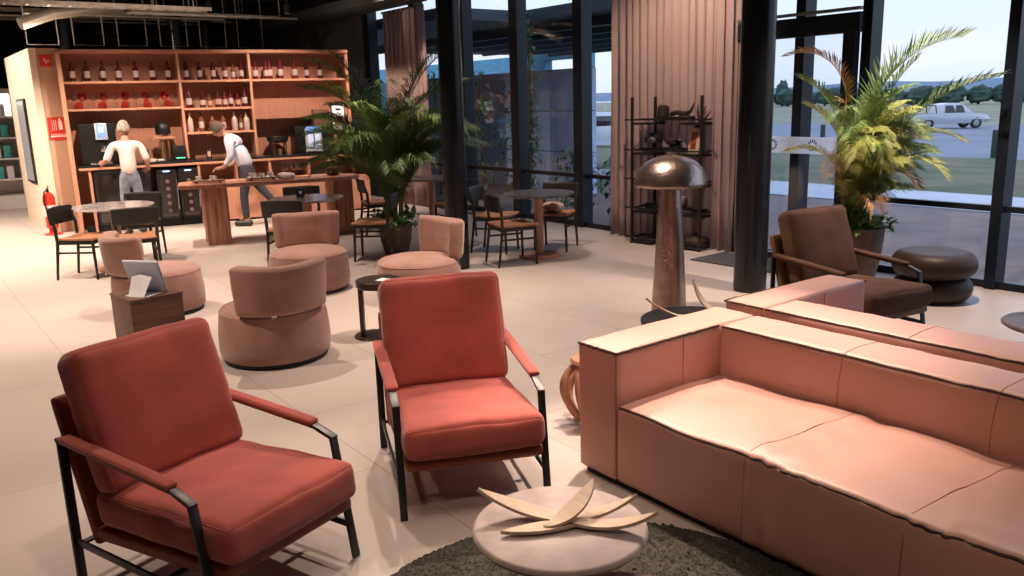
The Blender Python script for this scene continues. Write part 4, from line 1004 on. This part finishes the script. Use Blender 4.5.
r = thing('espresso_machine', 'chrome fronted black espresso machine with lit white panel, right bay', 'coffee machine', barw(3.42, .30, 1.02), BROT)
P().box((-.06, .04, .23), (.42, .34, .46), .015).build('body', BLACKP, r); P().box((.04, -.14, .22), (.28, .02, .40), .006).build('front', mat('silver_plastic', (.40, .42, .48), .35), r)
P().box((.04, -.155, .40), (.24, .02, .09), .004).build('display', mat('blue_screen', (.05, .1, .25), .3, emit=(.25, .42, .95), estr=.9), r); P().box((.04, -.154, .20), (.20, .006, .24), .002).build('niche', mat('pale_lit_panel', (.45, .5, .6), .3, emit=(.6, .7, 1), estr=.35), r); P().box((.04, -.165, .22), (.022, .02, .22), .003).build('spout', CHROME, r)
P().box((.04, -.16, .03), (.26, .10, .03), .005).build('drip_tray', CHROME, r)
r = thing('bean_dispenser', 'dark box dispenser with a round badge under the shelf, right bay', 'dispenser', barw(3.62, .22, 1.46), BROT); P().box((0, .05, .14), (.26, .2, .30), .01).build('body', WALN, r); P().lathe([(0, 0), (.045, 0), (.045, .004), (0, .004)], 24, (.03, -.055, .16), RX(pi / 2)).build('badge', mat('ochre_badge', (.30, .16, .05), .5), r); P().box((0, .05, -.215), (.2, .18, .43), .01).build('stand', BLACKP, r)
r = thing('lit_poster', 'small lit white poster with red picture beside the palm', 'poster', barw(3.90, .12, 1.38), BROT); P().box((0, .01, .22), (.24, .03, .46), .004).build('frame', BLACKP, r, smooth=False); P().box((0, -.008, .22), (.205, .006, .42)).build('sheet', mat('lit_paper', (.7, .66, .66), .6, emit=(1, .93, .9), estr=.45), r, smooth=False)
P().box((0, -.0125, .36), (.09, .003, .035), .001).build('dark_logo', DKTOP, r); P().cushion((0.01, -.014, .17), (.17, .006, .16), .003, n=8, wr=.03).build('red_picture', REDP, r); P().box((0, .02, -.18), (.05, .03, .36)).build('post', BLACKP, r, smooth=False)

# signs and extinguisher on the tan end panel
# end panel front plane x=-14.5 (faces +x)
def sign(label, y, z, w, h, fn):
    r = thing('wall_sign', label, 'sign', (-14.497, y, z)); P().box((.003, 0, 0), (.006, w, h), .001).build('plate', REDP, r, smooth=False); fn(r); return r
SW = mat('sign_white_print', (.75, .6, .56), .6)
def sg1(r):
    p = P(); p.box((.0075, .04, .045), (.003, .05, .13)); p.tube([(.007, .04, .11), (.0075, .04, .15)], .015, 8); p.box((.0075, -.045, .05), (.003, .008, .16)); p.box((.0075, -.07, .05), (.003, .008, .16)); p.box((.0075, -.02, .05), (.003, .008, .16))
    p.box((.0075, 0, -.085), (.003, .20, .008)); p.box((.0075, 0, -.115), (.003, .22, .022)); p.build('pictogram', SW, r, smooth=False)
sign('red fire extinguisher wall sign with white pictogram on the tan panel', 2.265, 1.58, .26, .34, sg1)
def sg2(r):
    p = P(); p.box((.0075, .02, .0), (.003, .05, .02)); p.box((.0075, .0, -.02), (.003, .02, .05)); p.box((.0075, -.025, .012), (.003, .02, .05)); p.build('pictogram', SW, r, smooth=False)
sign('small red sign high on the tan panel, near the top corner', 2.235, 2.58, .17, .17, sg2)
r = thing('fire_extinguisher', 'red fire extinguisher standing at the foot of the tan panel', 'fire extinguisher', (-14.36, 1.98, 0))
P().lathe([(0, .10), (.075, .10), (.085, .12), (.085, .55), (.07, .61), (.03, .64), (0, .64)], 28).build('cylinder', REDP, r); P().lathe([(.086, .28), (.087, .29), (.087, .44), (.086, .45)], 28).build('label', SW, r)
P().tube([(0, 0, .63), (0, 0, .70)], .018, 10).build('valve', BLACKP, r); P().bar((-.03, 0, .70), (.09, 0, .74), .02, .012).build('handle', REDP, r); P().tube([(.02, 0, .68), (.08, -.06, .66), (.10, -.08, .5), (.09, -.05, .32)], .012, 8).build('hose', BLACKP, r)
P().lathe([(0, 0), (.13, 0), (.135, .012), (.06, .03), (.05, .10), (0, .10)], 28).build('stand', REDP, r)

# timber peninsula with cups, trays, glasses, flowers
PEN = (-11.45, 4.3); PA = radians(90) - radians(14.6)
pen = thing('timber_counter', 'rustic red timber peninsula counter with a live edge slab top', 'counter', (-11.45, 4.25, 0), PA)
poly = []
for i in range(26):
    t = i / 25; x = -1.12 + 2.44 * t; poly.append((x, -.37 + .025 * noise.noise(Vector((x * 2.3, 0, 0))) + (.09 * max(0, abs(x) - 1.0) / .14)))
for i in range(26):
    t = 1 - i / 25; x = -1.10 + 2.40 * t; poly.append((x, .37 + .03 * noise.noise(Vector((x * 2.1, 5, 0))) - (.09 * max(0, abs(x) - 1.0) / .14)))
P().prism(poly, .775, .825, .006).build('slab_top', SLAB, pen)
for x in (-.66, 1.06):
    p = P(); rs = random.Random(int(x * 10) + 20)
    y = -.27
    while y < .25:
        w_ = rs.uniform(.06, .11); p.box((x + rs.uniform(-.01, .01), y + w_ / 2, .388), (.30 + rs.uniform(-.02, .02), w_ - .004, .774), .01); y += w_
    p.build('leg', TIMBER, pen, smooth=False)
def pw(x, y, z=.825): return (-11.45 + cos(PA) * x - sin(PA) * y, 4.25 + sin(PA) * x + cos(PA) * y, z)
def tray(label, x, y, w=.42, d=.22):
    r = thing('serving_tray', label, 'tray', pw(x, y), PA, 'dark serving trays on the timber counter'); P().box((0, 0, .03), (w, d, .014), .004).build('board', WALN, r)
    for s_ in (-1, 1): P().box((s_ * w * .36, 0, .011), (.02, d * .8, .022), .003).build('foot', WALN, r)
    return r
t0 = tray('dark wooden serving tray of cups at the left of the timber counter', -.72, -.05)
dup(t0, pw(-.02, -.08), PA, 'dark wooden serving tray of cups in the middle of the timber counter')
def cup(label, loc, first=None):
    r = thing('espresso_cup', label, 'cup', loc, 0, 'white cups on the timber counter')
    P().lathe([(0, 0), (.022, 0), (.035, .02), (.040, .055), (.036, .055), (.030, .02), (0, .008)], 20).build('bowl', WHITE, r, ang=60); P().lathe([(0, -.004), (.05, -.003), (.062, .004), (.05, 0), (0, 0)], 20).build('saucer', WHITE, r, ang=60)
    P().tube([(.036, 0, .045), (.055, 0, .045), (.055, 0, .02), (.032, 0, .018)], .004, 6).build('handle', WHITE, r); return r
c0 = None; k = 0
for x, y in ((-.84, -.05), (-.66, -.05), (-.14, -.13), (-.14, .02), (-.02, -.10), (.10, -.12), (.10, .0)):
    lb = 'white espresso cup on saucer, %s from the left on the trays of the timber counter' % ordn[k]; k += 1
    if c0 is None: c0 = cup(lb, pw(x, y, .866))
    else: dup(c0, pw(x, y, .866), .4 * k, lb)
for k, (x, y) in enumerate(((.30, .0), (.37, .06), (.44, -.02), (.51, .05), (.58, -.01), (.65, .06))):
    g = dup(GG[0], pw(x, y), 0, 'empty clear wine glass standing on the timber counter, %s from the left' % ordn[k], 'wine glasses on the timber counter'); g.scale = (1, 1, 1)
o = P().cushion((0, 0, .04), (.30, .16, .08), .03, (.0, .0, .01), n=10, wr=.02).build('pastry_pile', mat('white_napkin_cloth', (.6, .5, .45), .8)); tag(o, 'white folded napkins between cups and glasses on the timber counter', 'napkins', None, pw(.30, -.17))
r = thing('flower_arrangement', 'low bowl of red and cream flowers on the timber counter by the palm', 'flowers', pw(.98, .0))
P().lathe([(0, 0), (.07, 0), (.11, .05), (.12, .09), (.11, .09), (0, .06)], 24).build('bowl', POTM, r, ang=60)
rs = random.Random(5)
for c_, m_ in (('red_blooms', mat('red_petals', (.50, .05, .04), .6)), ('cream_blooms', mat('cream_petals', (.6, .5, .36), .6)), ('leaves', LEAFG)):
    p = P()
    for k in range(9 if c_ != 'leaves' else 1):
        v = rdir(rs, 0) * .11 + Vector((0, 0, .10)); 
        if c_ != 'leaves':
            for j in range(7): leaf(p, v, rdir(rs, -.1), .055, w=.8)
    if c_ == 'leaves':
        for j in range(50): v = rdir(rs, -.2); leaf(p, Vector((0, 0, .09)) + v * .06, v, rs.uniform(.07, .13))
    p.build(c_, m_, r, smooth=False)
# ================================================================== PALMS
def frond(p, base, az, elev, L, bend, n=34, ll=.32, lw=.016, seed=0, r0=.008, ps=None, droop=.25, vee=.5, curl=0.):
    rs = random.Random(seed); pts = []; pos = Vector(base); N = 26; 
    for i in range(N + 1):
        t = i / N; e = elev - bend * t ** 1.4; a = az + curl * t
        d = Vector((cos(a) * cos(e), sin(a) * cos(e), sin(e))); pts.append((pos.copy(), d)); pos = pos + d * (L / N)
    (ps or p).tube([q for q, _ in pts], [r0 * (1 - .85 * i / N) for i in range(N + 1)], 5)
    for i in range(n):
        t = .16 + .84 * (i + .5) / n; f = t * N; k = min(N - 1, int(f)); pt = pts[k][0].lerp(pts[k + 1][0], f - k); d = pts[k][1]
        side = d.cross(Vector((0, 0, 1))); side = side.normalized() if side.length > .05 else Vector((1, 0, 0)); nn = side.cross(d)
        env = (.45 + .55 * sin(pi * min(1, (t - .1) * .95) ** .8)) * (1 - .35 * t)
        for s_ in (-1, 1):
            l = ll * env * rs.uniform(.85, 1.1); fw_ = .55 + .5 * t + rs.uniform(-.08, .08)
            dd = (d * fw_ + side * s_ * (1.0 - .35 * t) + nn * vee * rs.uniform(.5, 1.1)).normalized()
            m = pt + dd * l * .5; tip = pt + dd * l + Vector((0, 0, -droop * l * rs.uniform(.5, 1.4))); w = lw * (.7 + .3 * env)
            up_ = dd.cross(d); up_ = up_.normalized() if up_.length > .01 else nn
            ws = up_.cross(dd).normalized() * w * .5; ws2 = (ws + up_ * w * .25)
            p._add([pt - ws * .5, pt + ws * .5, m + ws2, m - ws2, tip], [(0, 1, 2, 3), (3, 2, 4)])
def palm(label, loc, pot_prof, fr, canes, seed, under_n, under_r, under_z):
    r = thing('potted_palm', label, 'potted palm', loc)
    P().lathe(pot_prof, 48).build('pot', POTM, r, ang=50)
    rim = max(z for _, z in pot_prof); rr = [q for q, z in pot_prof if z == rim][0]
    P().lathe([(0, rim - .04), (rr - .015, rim - .045), (0, rim - .06)][:2], 30).build('soil', SOIL, r)
    rs = random.Random(seed)
    p = P()
    for k in range(canes):
        a = 2 * pi * k / canes + rs.uniform(-.3, .3); q = rs.uniform(.02, rr * .5); h = rs.uniform(.4, .95)
        p.tube([(q * cos(a), q * sin(a), rim - .05), (q * 1.15 * cos(a), q * 1.15 * sin(a), rim + h * .5), (q * 1.5 * cos(a), q * 1.5 * sin(a), rim + h)], [.016, .013, .010], 7)
    p.build('canes', STEM, r)
    for k, f in enumerate(fr):
        az, el, L, bd, ll, m = f[:6]; kw = dict(f[6]) if len(f) > 6 else {}
        q = P(); a = radians(az); z0 = kw.pop('z0', 0); off = .05 + .09 * z0; frond(q, (off * cos(a), off * sin(a), rim - .02 + z0), a, radians(el), L, radians(bd), ll=ll, seed=seed * 100 + k, **kw)
        q.build('frond', m, r, smooth=False)
    if under_n:
        p = P(); 
        for k in range(under_n):
            a = rs.uniform(0, 2 * pi); q = rr * rs.uniform(.3, 1.0) * under_r; z = rim + rs.uniform(-.01, under_z) * (1.15 - q / (rr * under_r) * .6)
            if q > rr: z -= .05 * rs.random()
            leaf(p, Vector((q * cos(a), q * sin(a), z)), rdir(rs, -.4) + Vector((cos(a), sin(a), 0)) * .5, rs.uniform(.08, .14), w=.55)
        p.build('underplanting', LEAFG, r, smooth=False, label='bright green leafy underplanting')
    return r
# left palm: image right is world direction az 53 deg, image left is 233, towards camera about -37
rs = random.Random(21); fr = []
for k in range(46):
    az = 360 * k / 46 * 7 + rs.uniform(-12, 12); z0 = rs.uniform(.05, .75); el = rs.uniform(66, 86)
    L = rs.uniform(.95, 1.35) * (1.05 if z0 < .4 else .95); bd = rs.uniform(60, 110)
    fr.append((az, el, L, bd, rs.uniform(.38, .50), LEAFD if rs.random() < .75 else LEAFM, dict(n=66, lw=.010, droop=.45, z0=z0)))
for az, el, L, bd, z0 in ((233, 78, 1.35, 80, .75), (225, 84, 1.5, 70, .8), (245, 70, 1.2, 90, .5), (53, 80, 1.3, 75, .75), (48, 72, 1.2, 90, .5), (60, 64, 1.3, 80, .3), (230, 66, 1.2, 95, .25), (215, 86, 1.5, 50, .7), (330, 80, 1.4, 80, .7), (20, 84, 1.45, 60, .75), (53, 56, 1.05, 70, .45), (45, 88, 1.45, 45, .7)):
    fr.append((az, el, L, bd, .46, LEAFD, dict(n=68, lw=.011, droop=.4, z0=z0)))
palm('big dark green potted palm left of the black column, behind the rose chairs', (-9.0, 4.95, 0),
     [(0, 0), (.13, 0), (.15, .02), (.19, .18), (.20, .32), (.195, .38), (.18, .38), (.17, .34), (0, .33)], fr, 12, 3, 170, 1.9, .16)
rs = random.Random(9); fr = []
for k in range(96):
    az = rs.uniform(-80, 112); z0 = rs.uniform(.12, .85); el = rs.uniform(45, 88)
    L = rs.uniform(.40, .70); bd = rs.uniform(50, 125); u = rs.random()
    fr.append((az, el, L, bd, rs.uniform(.24, .34), LEAFY if u < .5 else (LEAFM if u < .9 else LEAFB), dict(n=48, lw=.0075, droop=.4, z0=z0)))
fr += [(18, 98, 1.55, 100, .40, LEAFM, dict(n=64, lw=.012, droop=.05, vee=.8, z0=.55)),
       (14, 66, 1.45, 62, .33, LEAFD, dict(n=60, lw=.012, droop=.15, vee=.7, z0=.45)),
       (226, 98, 1.0, 125, .26, LEAFB, dict(n=60, lw=.010, droop=.2, z0=1.0)),
       (10, 96, .95, 50, .30, LEAFM, dict(n=56, lw=.012, droop=.3, z0=.6)), (225, 80, .7, 60, .28, LEAFY, dict(n=44, lw=.011, z0=.6)),
       (215, 75, .75, 100, .26, LEAFY, dict(n=44, lw=.011, z0=.35)), (235, 80, .9, 60, .3, LEAFM, dict(n=44, lw=.011, z0=.7)),
       (25, 62, .95, 100, .26, LEAFY, dict(n=44, lw=.011, z0=.5)), (5, 54, .85, 110, .26, LEAFY, dict(n=44, lw=.011, z0=.4)), (40, 86, 1.0, 45, .33, LEAFM, dict(n=50, lw=.012, z0=.65))]
palm('potted palm with yellow green fronds standing against the right window', (-4.38, 7.36, 0),
     [(0, 0), (.20, 0), (.22, .02), (.26, .2), (.285, .42), (.29, .54), (.27, .54), (.255, .50), (0, .48)], fr, 14, 8, 260, 1.14, .16)

# ================================================================== PEOPLE
def skin(name, nodes, edges, m, parent=None, sub=2, root=0):
    me = bpy.data.meshes.new(name); me.from_pydata([n[:3] for n in nodes], edges, []); o = bpy.data.objects.new(name, me); COL.objects.link(o)
    sk = o.modifiers.new('skin', 'SKIN'); sk.use_smooth_shade = True; ss = o.modifiers.new('sub', 'SUBSURF'); ss.levels = sub; ss.render_levels = sub
    for i, n in enumerate(nodes):
        v = me.skin_vertices[0].data[i]; r_ = n[3]; v.radius = r_ if isinstance(r_, tuple) else (r_, r_); v.use_root = (i == root)
    dg = bpy.context.evaluated_depsgraph_get(); nm = bpy.data.meshes.new_from_object(o.evaluated_get(dg)); nm.name = name
    o.modifiers.clear(); o.data = nm; nm.materials.clear(); nm.materials.append(m); nm.shade_smooth()
    if parent is not None: o.parent = parent
    return o
SKINM = mat('human_skin', (.42, .20, .14), .5, vary=.05); JEANS = mat('faded_blue_denim', (.16, .18, .23), .85, vary=.25, vscale=9, bump=.3)
DKJ = mat('dark_trousers', (.03, .028, .035), .85, vary=.1); SHIRTW = mat('white_cotton_shirt', (.66, .60, .56), .85, vary=.05, bump=.3, bscale=12); SHIRTB = mat('pale_blue_shirt', (.46, .46, .54), .85, vary=.06, bump=.3, bscale=12)
HAIRG = mat('grey_hair', (.38, .30, .25), .8, vary=.25, vscale=30, bump=.8, bscale=60); HAIRD = mat('brown_hair', (.06, .035, .025), .7, vary=.25, vscale=30, bump=.8, bscale=60); SHOE = mat('dark_leather_shoe', (.02, .015, .015), .5)
def add_hand(nodes, edges, w, palm_c, fdir, side, curl):
    """w index of wrist; palm then five fingers"""
    nodes.append((*palm_c, (.018, .030))); p = len(nodes) - 1; edges.append((w, p)); f = Vector(fdir).normalized(); s = Vector(side).normalized(); dn = Vector(curl).normalized(); c = Vector(palm_c)
    for k, (off, L) in enumerate(((-.028, .062), (-.010, .075), (.009, .070), (.027, .055))):
        a = c + f * .035 + s * off; b = a + f * L * .5 + dn * L * .15; e = b + f * L * .35 + dn * L * .35
        i = len(nodes); nodes += [(*a, .009), (*b, .0085), (*e, .007)]; edges += [(p, i), (i, i + 1), (i + 1, i + 2)]
    a = c - f * .01 - s * .035; b = a + f * .025 - s * .02 + dn * .012; i = len(nodes); nodes += [(*a, .010), (*b, .0085)]; edges += [(p, i), (i, i + 1)]
def head_mesh(p, c, R, hair=False):
    """head: shaped ellipsoid with brow, nose, chin; local +x is the face"""
    bm = bmesh.new(); bmesh.ops.create_uvsphere(bm, u_segments=28, v_segments=20, radius=1)
    for v in bm.verts:
        x, y, z = v.co
        q = Vector((x * .098, y * .078, z * .122))
        if z < 0: q.y *= 1 + z * .28; q.x *= 1 + z * .10
        if x > 0: q.x += .012 * math.exp(-((z + .55) / .25) ** 2) * (1 - abs(y)) + .026 * math.exp(-((z + .12) / .16) ** 2 - (y / .16) ** 2) - .010 * math.exp(-((z - .12) / .12) ** 2 - ((abs(y) - .38) / .2) ** 2)
        if x > 0: q.x -= .006 * math.exp(-((z + .38) / .05) ** 2 - (y / .35) ** 2)
        v.co = q
    T = Matrix.Translation(Vector(c)) @ R.to_4x4(); p.from_bm(bm, T)
    for s_ in (-1, 1): p.cushion(Vector(c) + R @ Vector((-.004, s_ * .080, -.005)), (.035, .016, .062), .007, R=R, n=6)
    return p
def hair_mesh(c, R, m, parent, low=-.42):
    bm = bmesh.new(); bmesh.ops.create_uvsphere(bm, u_segments=28, v_segments=20, radius=1)
    kill = [v for v in bm.verts if v.co.z < low or (v.co.x > .62 and v.co.z < .38)]
    bmesh.ops.delete(bm, geom=kill, context='VERTS')
    for v in bm.verts:
        k = 1.03 + .10 * noise.noise(v.co * 5); v.co = Vector((v.co.x * .110 * k - .003, v.co.y * .089 * k, v.co.z * .134 * k + .003))
    return P().from_bm(bm, Matrix.Translation(Vector(c)) @ R.to_4x4()).build('hair', m, parent)
def join_into(body, p, m):
    """append a builder's faces to a body's mesh so that the body stays one mesh"""
    me = body.data; bm = bmesh.new(); bm.from_mesh(me); o = [bm.verts.new(v) for v in p.v]
    for f in p.f:
        try: fc = bm.faces.new([o[i] for i in f]); fc.smooth = True
        except ValueError: pass
    bmesh.ops.recalc_face_normals(bm, faces=bm.faces[:]); bm.to_mesh(me); bm.free()
def shoe(c, yaw, parent):
    R = RZ(yaw); P().cushion(Vector(c) + R @ Vector((.05, 0, .045)), (.28, .10, .085), .04, (.0, 0, .01), R, n=10).build('shoe', SHOE, parent)

# man in white shirt, back to the room, local +x = towards the bar
m1 = thing('person', 'person with grey hair, white shirt and faded jeans working at the counter, back to camera', 'person', barw(.51, -.38), BROT + pi / 2); m1.scale = (.96, .96, .965)
N_ = [(0, 0, .92, (.09, .07)), (0, 0, 1.08, (.12, .09)), (.01, 0, 1.28, (.125, .09)), (.02, 0, 1.36, (.07, .055)), (.04, 0, 1.45, .055), (.055, 0, 1.52, .055),
      (0, .08, .86, .065), (.02, .10, .48, .058), (-.01, .10, .09, .042), (.12, .10, .035, .035), (0, -.08, .86, .065), (.02, -.10, .48, .058), (-.01, -.10, .09, .042), (.12, -.10, .035, .035),
      (.01, .19, 1.35, .046), (-.02, .30, 1.14, .046), (.20, .37, 1.08, .036), (.27, .38, 1.08, .026),
      (.01, -.19, 1.35, .046), (-.03, -.27, 1.13, .046), (.10, -.29, .98, .036), (.17, -.27, .97, .026)]
E_ = [(0, 1), (1, 2), (2, 3), (3, 4), (4, 5), (0, 6), (6, 7), (7, 8), (8, 9), (0, 10), (10, 11), (11, 12), (12, 13), (3, 14), (14, 15), (15, 16), (16, 17), (3, 18), (18, 19), (19, 20), (20, 21)]
add_hand(N_, E_, 17, (.33, .385, 1.085), (1, 0, .1), (0, 0, 1), (0, -1, 0)); add_hand(N_, E_, 21, (.225, -.255, .97), (1, .1, -.2), (0, 0, 1), (0, 1, 0))
body = skin('body', N_, E_, SKINM, m1)
H1 = (.085, 0, 1.605); R1 = RZ(-.35) @ RY(.18)
join_into(body, head_mesh(P(), H1, R1), SKINM); hair_mesh(H1, R1, HAIRG, m1)
S_ = [(0, 0, .885, (.165, .125)), (0, 0, 1.08, (.17, .128)), (.01, 0, 1.26, (.178, .128)), (.02, 0, 1.375, (.155, .11)), (.035, 0, 1.44, .074), (.01, .20, 1.36, .066), (-.015, .28, 1.18, .058), (.02, .31, 1.13, .054), (.01, -.20, 1.36, .066), (-.025, -.262, 1.17, .058), (0, -.275, 1.11, .054)]
skin('shirt', S_, [(0, 1), (1, 2), (2, 3), (3, 4), (3, 5), (5, 6), (6, 7), (3, 8), (8, 9), (9, 10)], SHIRTW, m1)
T_ = [(0, 0, 1.02, (.14, .11)), (0, 0, .84, (.15, .125)), (0, .09, .80, .088), (.02, .105, .48, .075), (0, .105, .10, .062), (0, -.09, .80, .088), (.02, -.105, .48, .075), (0, -.105, .10, .062)]
skin('trousers', T_, [(0, 1), (1, 2), (2, 3), (3, 4), (1, 5), (5, 6), (6, 7)], JEANS, m1)
shoe((.0, .10, 0), 0, m1); shoe((.0, -.10, 0), 0, m1)

# man in pale blue shirt bending over, facing left along the timber counter (local +x = facing)
m2 = thing('person', 'person with brown hair, pale blue shirt and dark trousers leaning over the timber counter mid-stride', 'person', (-12.93, 4.56, 0), radians(-124))
N_ = [(0, 0, .90, (.085, .07)), (.05, 0, 1.05, (.11, .085)), (.13, 0, 1.23, (.115, .085)), (.20, 0, 1.34, (.09, .07)), (.26, 0, 1.40, .050), (.31, 0, 1.44, .048),
      (0, .075, .84, .062), (.05, .09, .47, .056), (.03, .09, .09, .040), (.15, .09, .035, .033), (-.02, -.075, .84, .062), (-.20, -.09, .50, .056), (-.42, -.09, .18, .040), (-.36, -.09, .09, .033),
      (.18, .19, 1.30, .055), (.16, .22, 1.06, .044), (.30, .18, .93, .033), (.35, .16, .92, .025),
      (.18, -.19, 1.30, .055), (.14, -.22, 1.06, .044), (.28, -.18, .94, .033), (.34, -.15, .93, .025)]
add_h = E_[:21]
E2 = add_h[:]
add_hand(N_, E2, 17, (.40, .14, .915), (1, -.2, -.3), (0, 1, 0), (0, 0, -1)); add_hand(N_, E2, 21, (.39, -.13, .925), (1, .2, -.3), (0, 1, 0), (0, 0, -1))
body = skin('body', N_, E2, SKINM, m2)
H2 = (.375, 0, 1.50); R2 = RY(.75)
join_into(body, head_mesh(P(), H2, R2), SKINM); hair_mesh(H2, R2, HAIRD, m2)
S_ = [(-.01, 0, .87, (.155, .13)), (.05, 0, 1.06, (.165, .13)), (.125, 0, 1.22, (.175, .13)), (.19, 0, 1.33, (.145, .105)), (.245, 0, 1.39, .068), (.18, .195, 1.30, .072), (.165, .22, 1.08, .056), (.27, .195, .96, .045), (.18, -.195, 1.30, .072), (.145, -.22, 1.08, .056), (.25, -.195, .97, .045)]
skin('shirt', S_, [(0, 1), (1, 2), (2, 3), (3, 4), (3, 5), (5, 6), (6, 7), (3, 8), (8, 9), (9, 10)], SHIRTB, m2)
T_ = [(.05, 0, 1.03, (.13, .10)), (-.01, 0, .84, (.14, .12)), (0, .09, .78, .092), (.06, .092, .47, .068), (.045, .092, .10, .055), (-.03, -.09, .78, .092), (-.22, -.092, .50, .068), (-.44, -.092, .22, .055)]
skin('trousers', T_, [(0, 1), (1, 2), (2, 3), (3, 4), (1, 5), (5, 6), (6, 7)], DKJ, m2)
shoe((.05, .09, 0), 0, m2)
P().cushion(Vector((-.44, -.09, .10)), (.26, .095, .08), .035, (0, 0, .01), RY(.9), n=10).build('shoe', SHOE, m2)
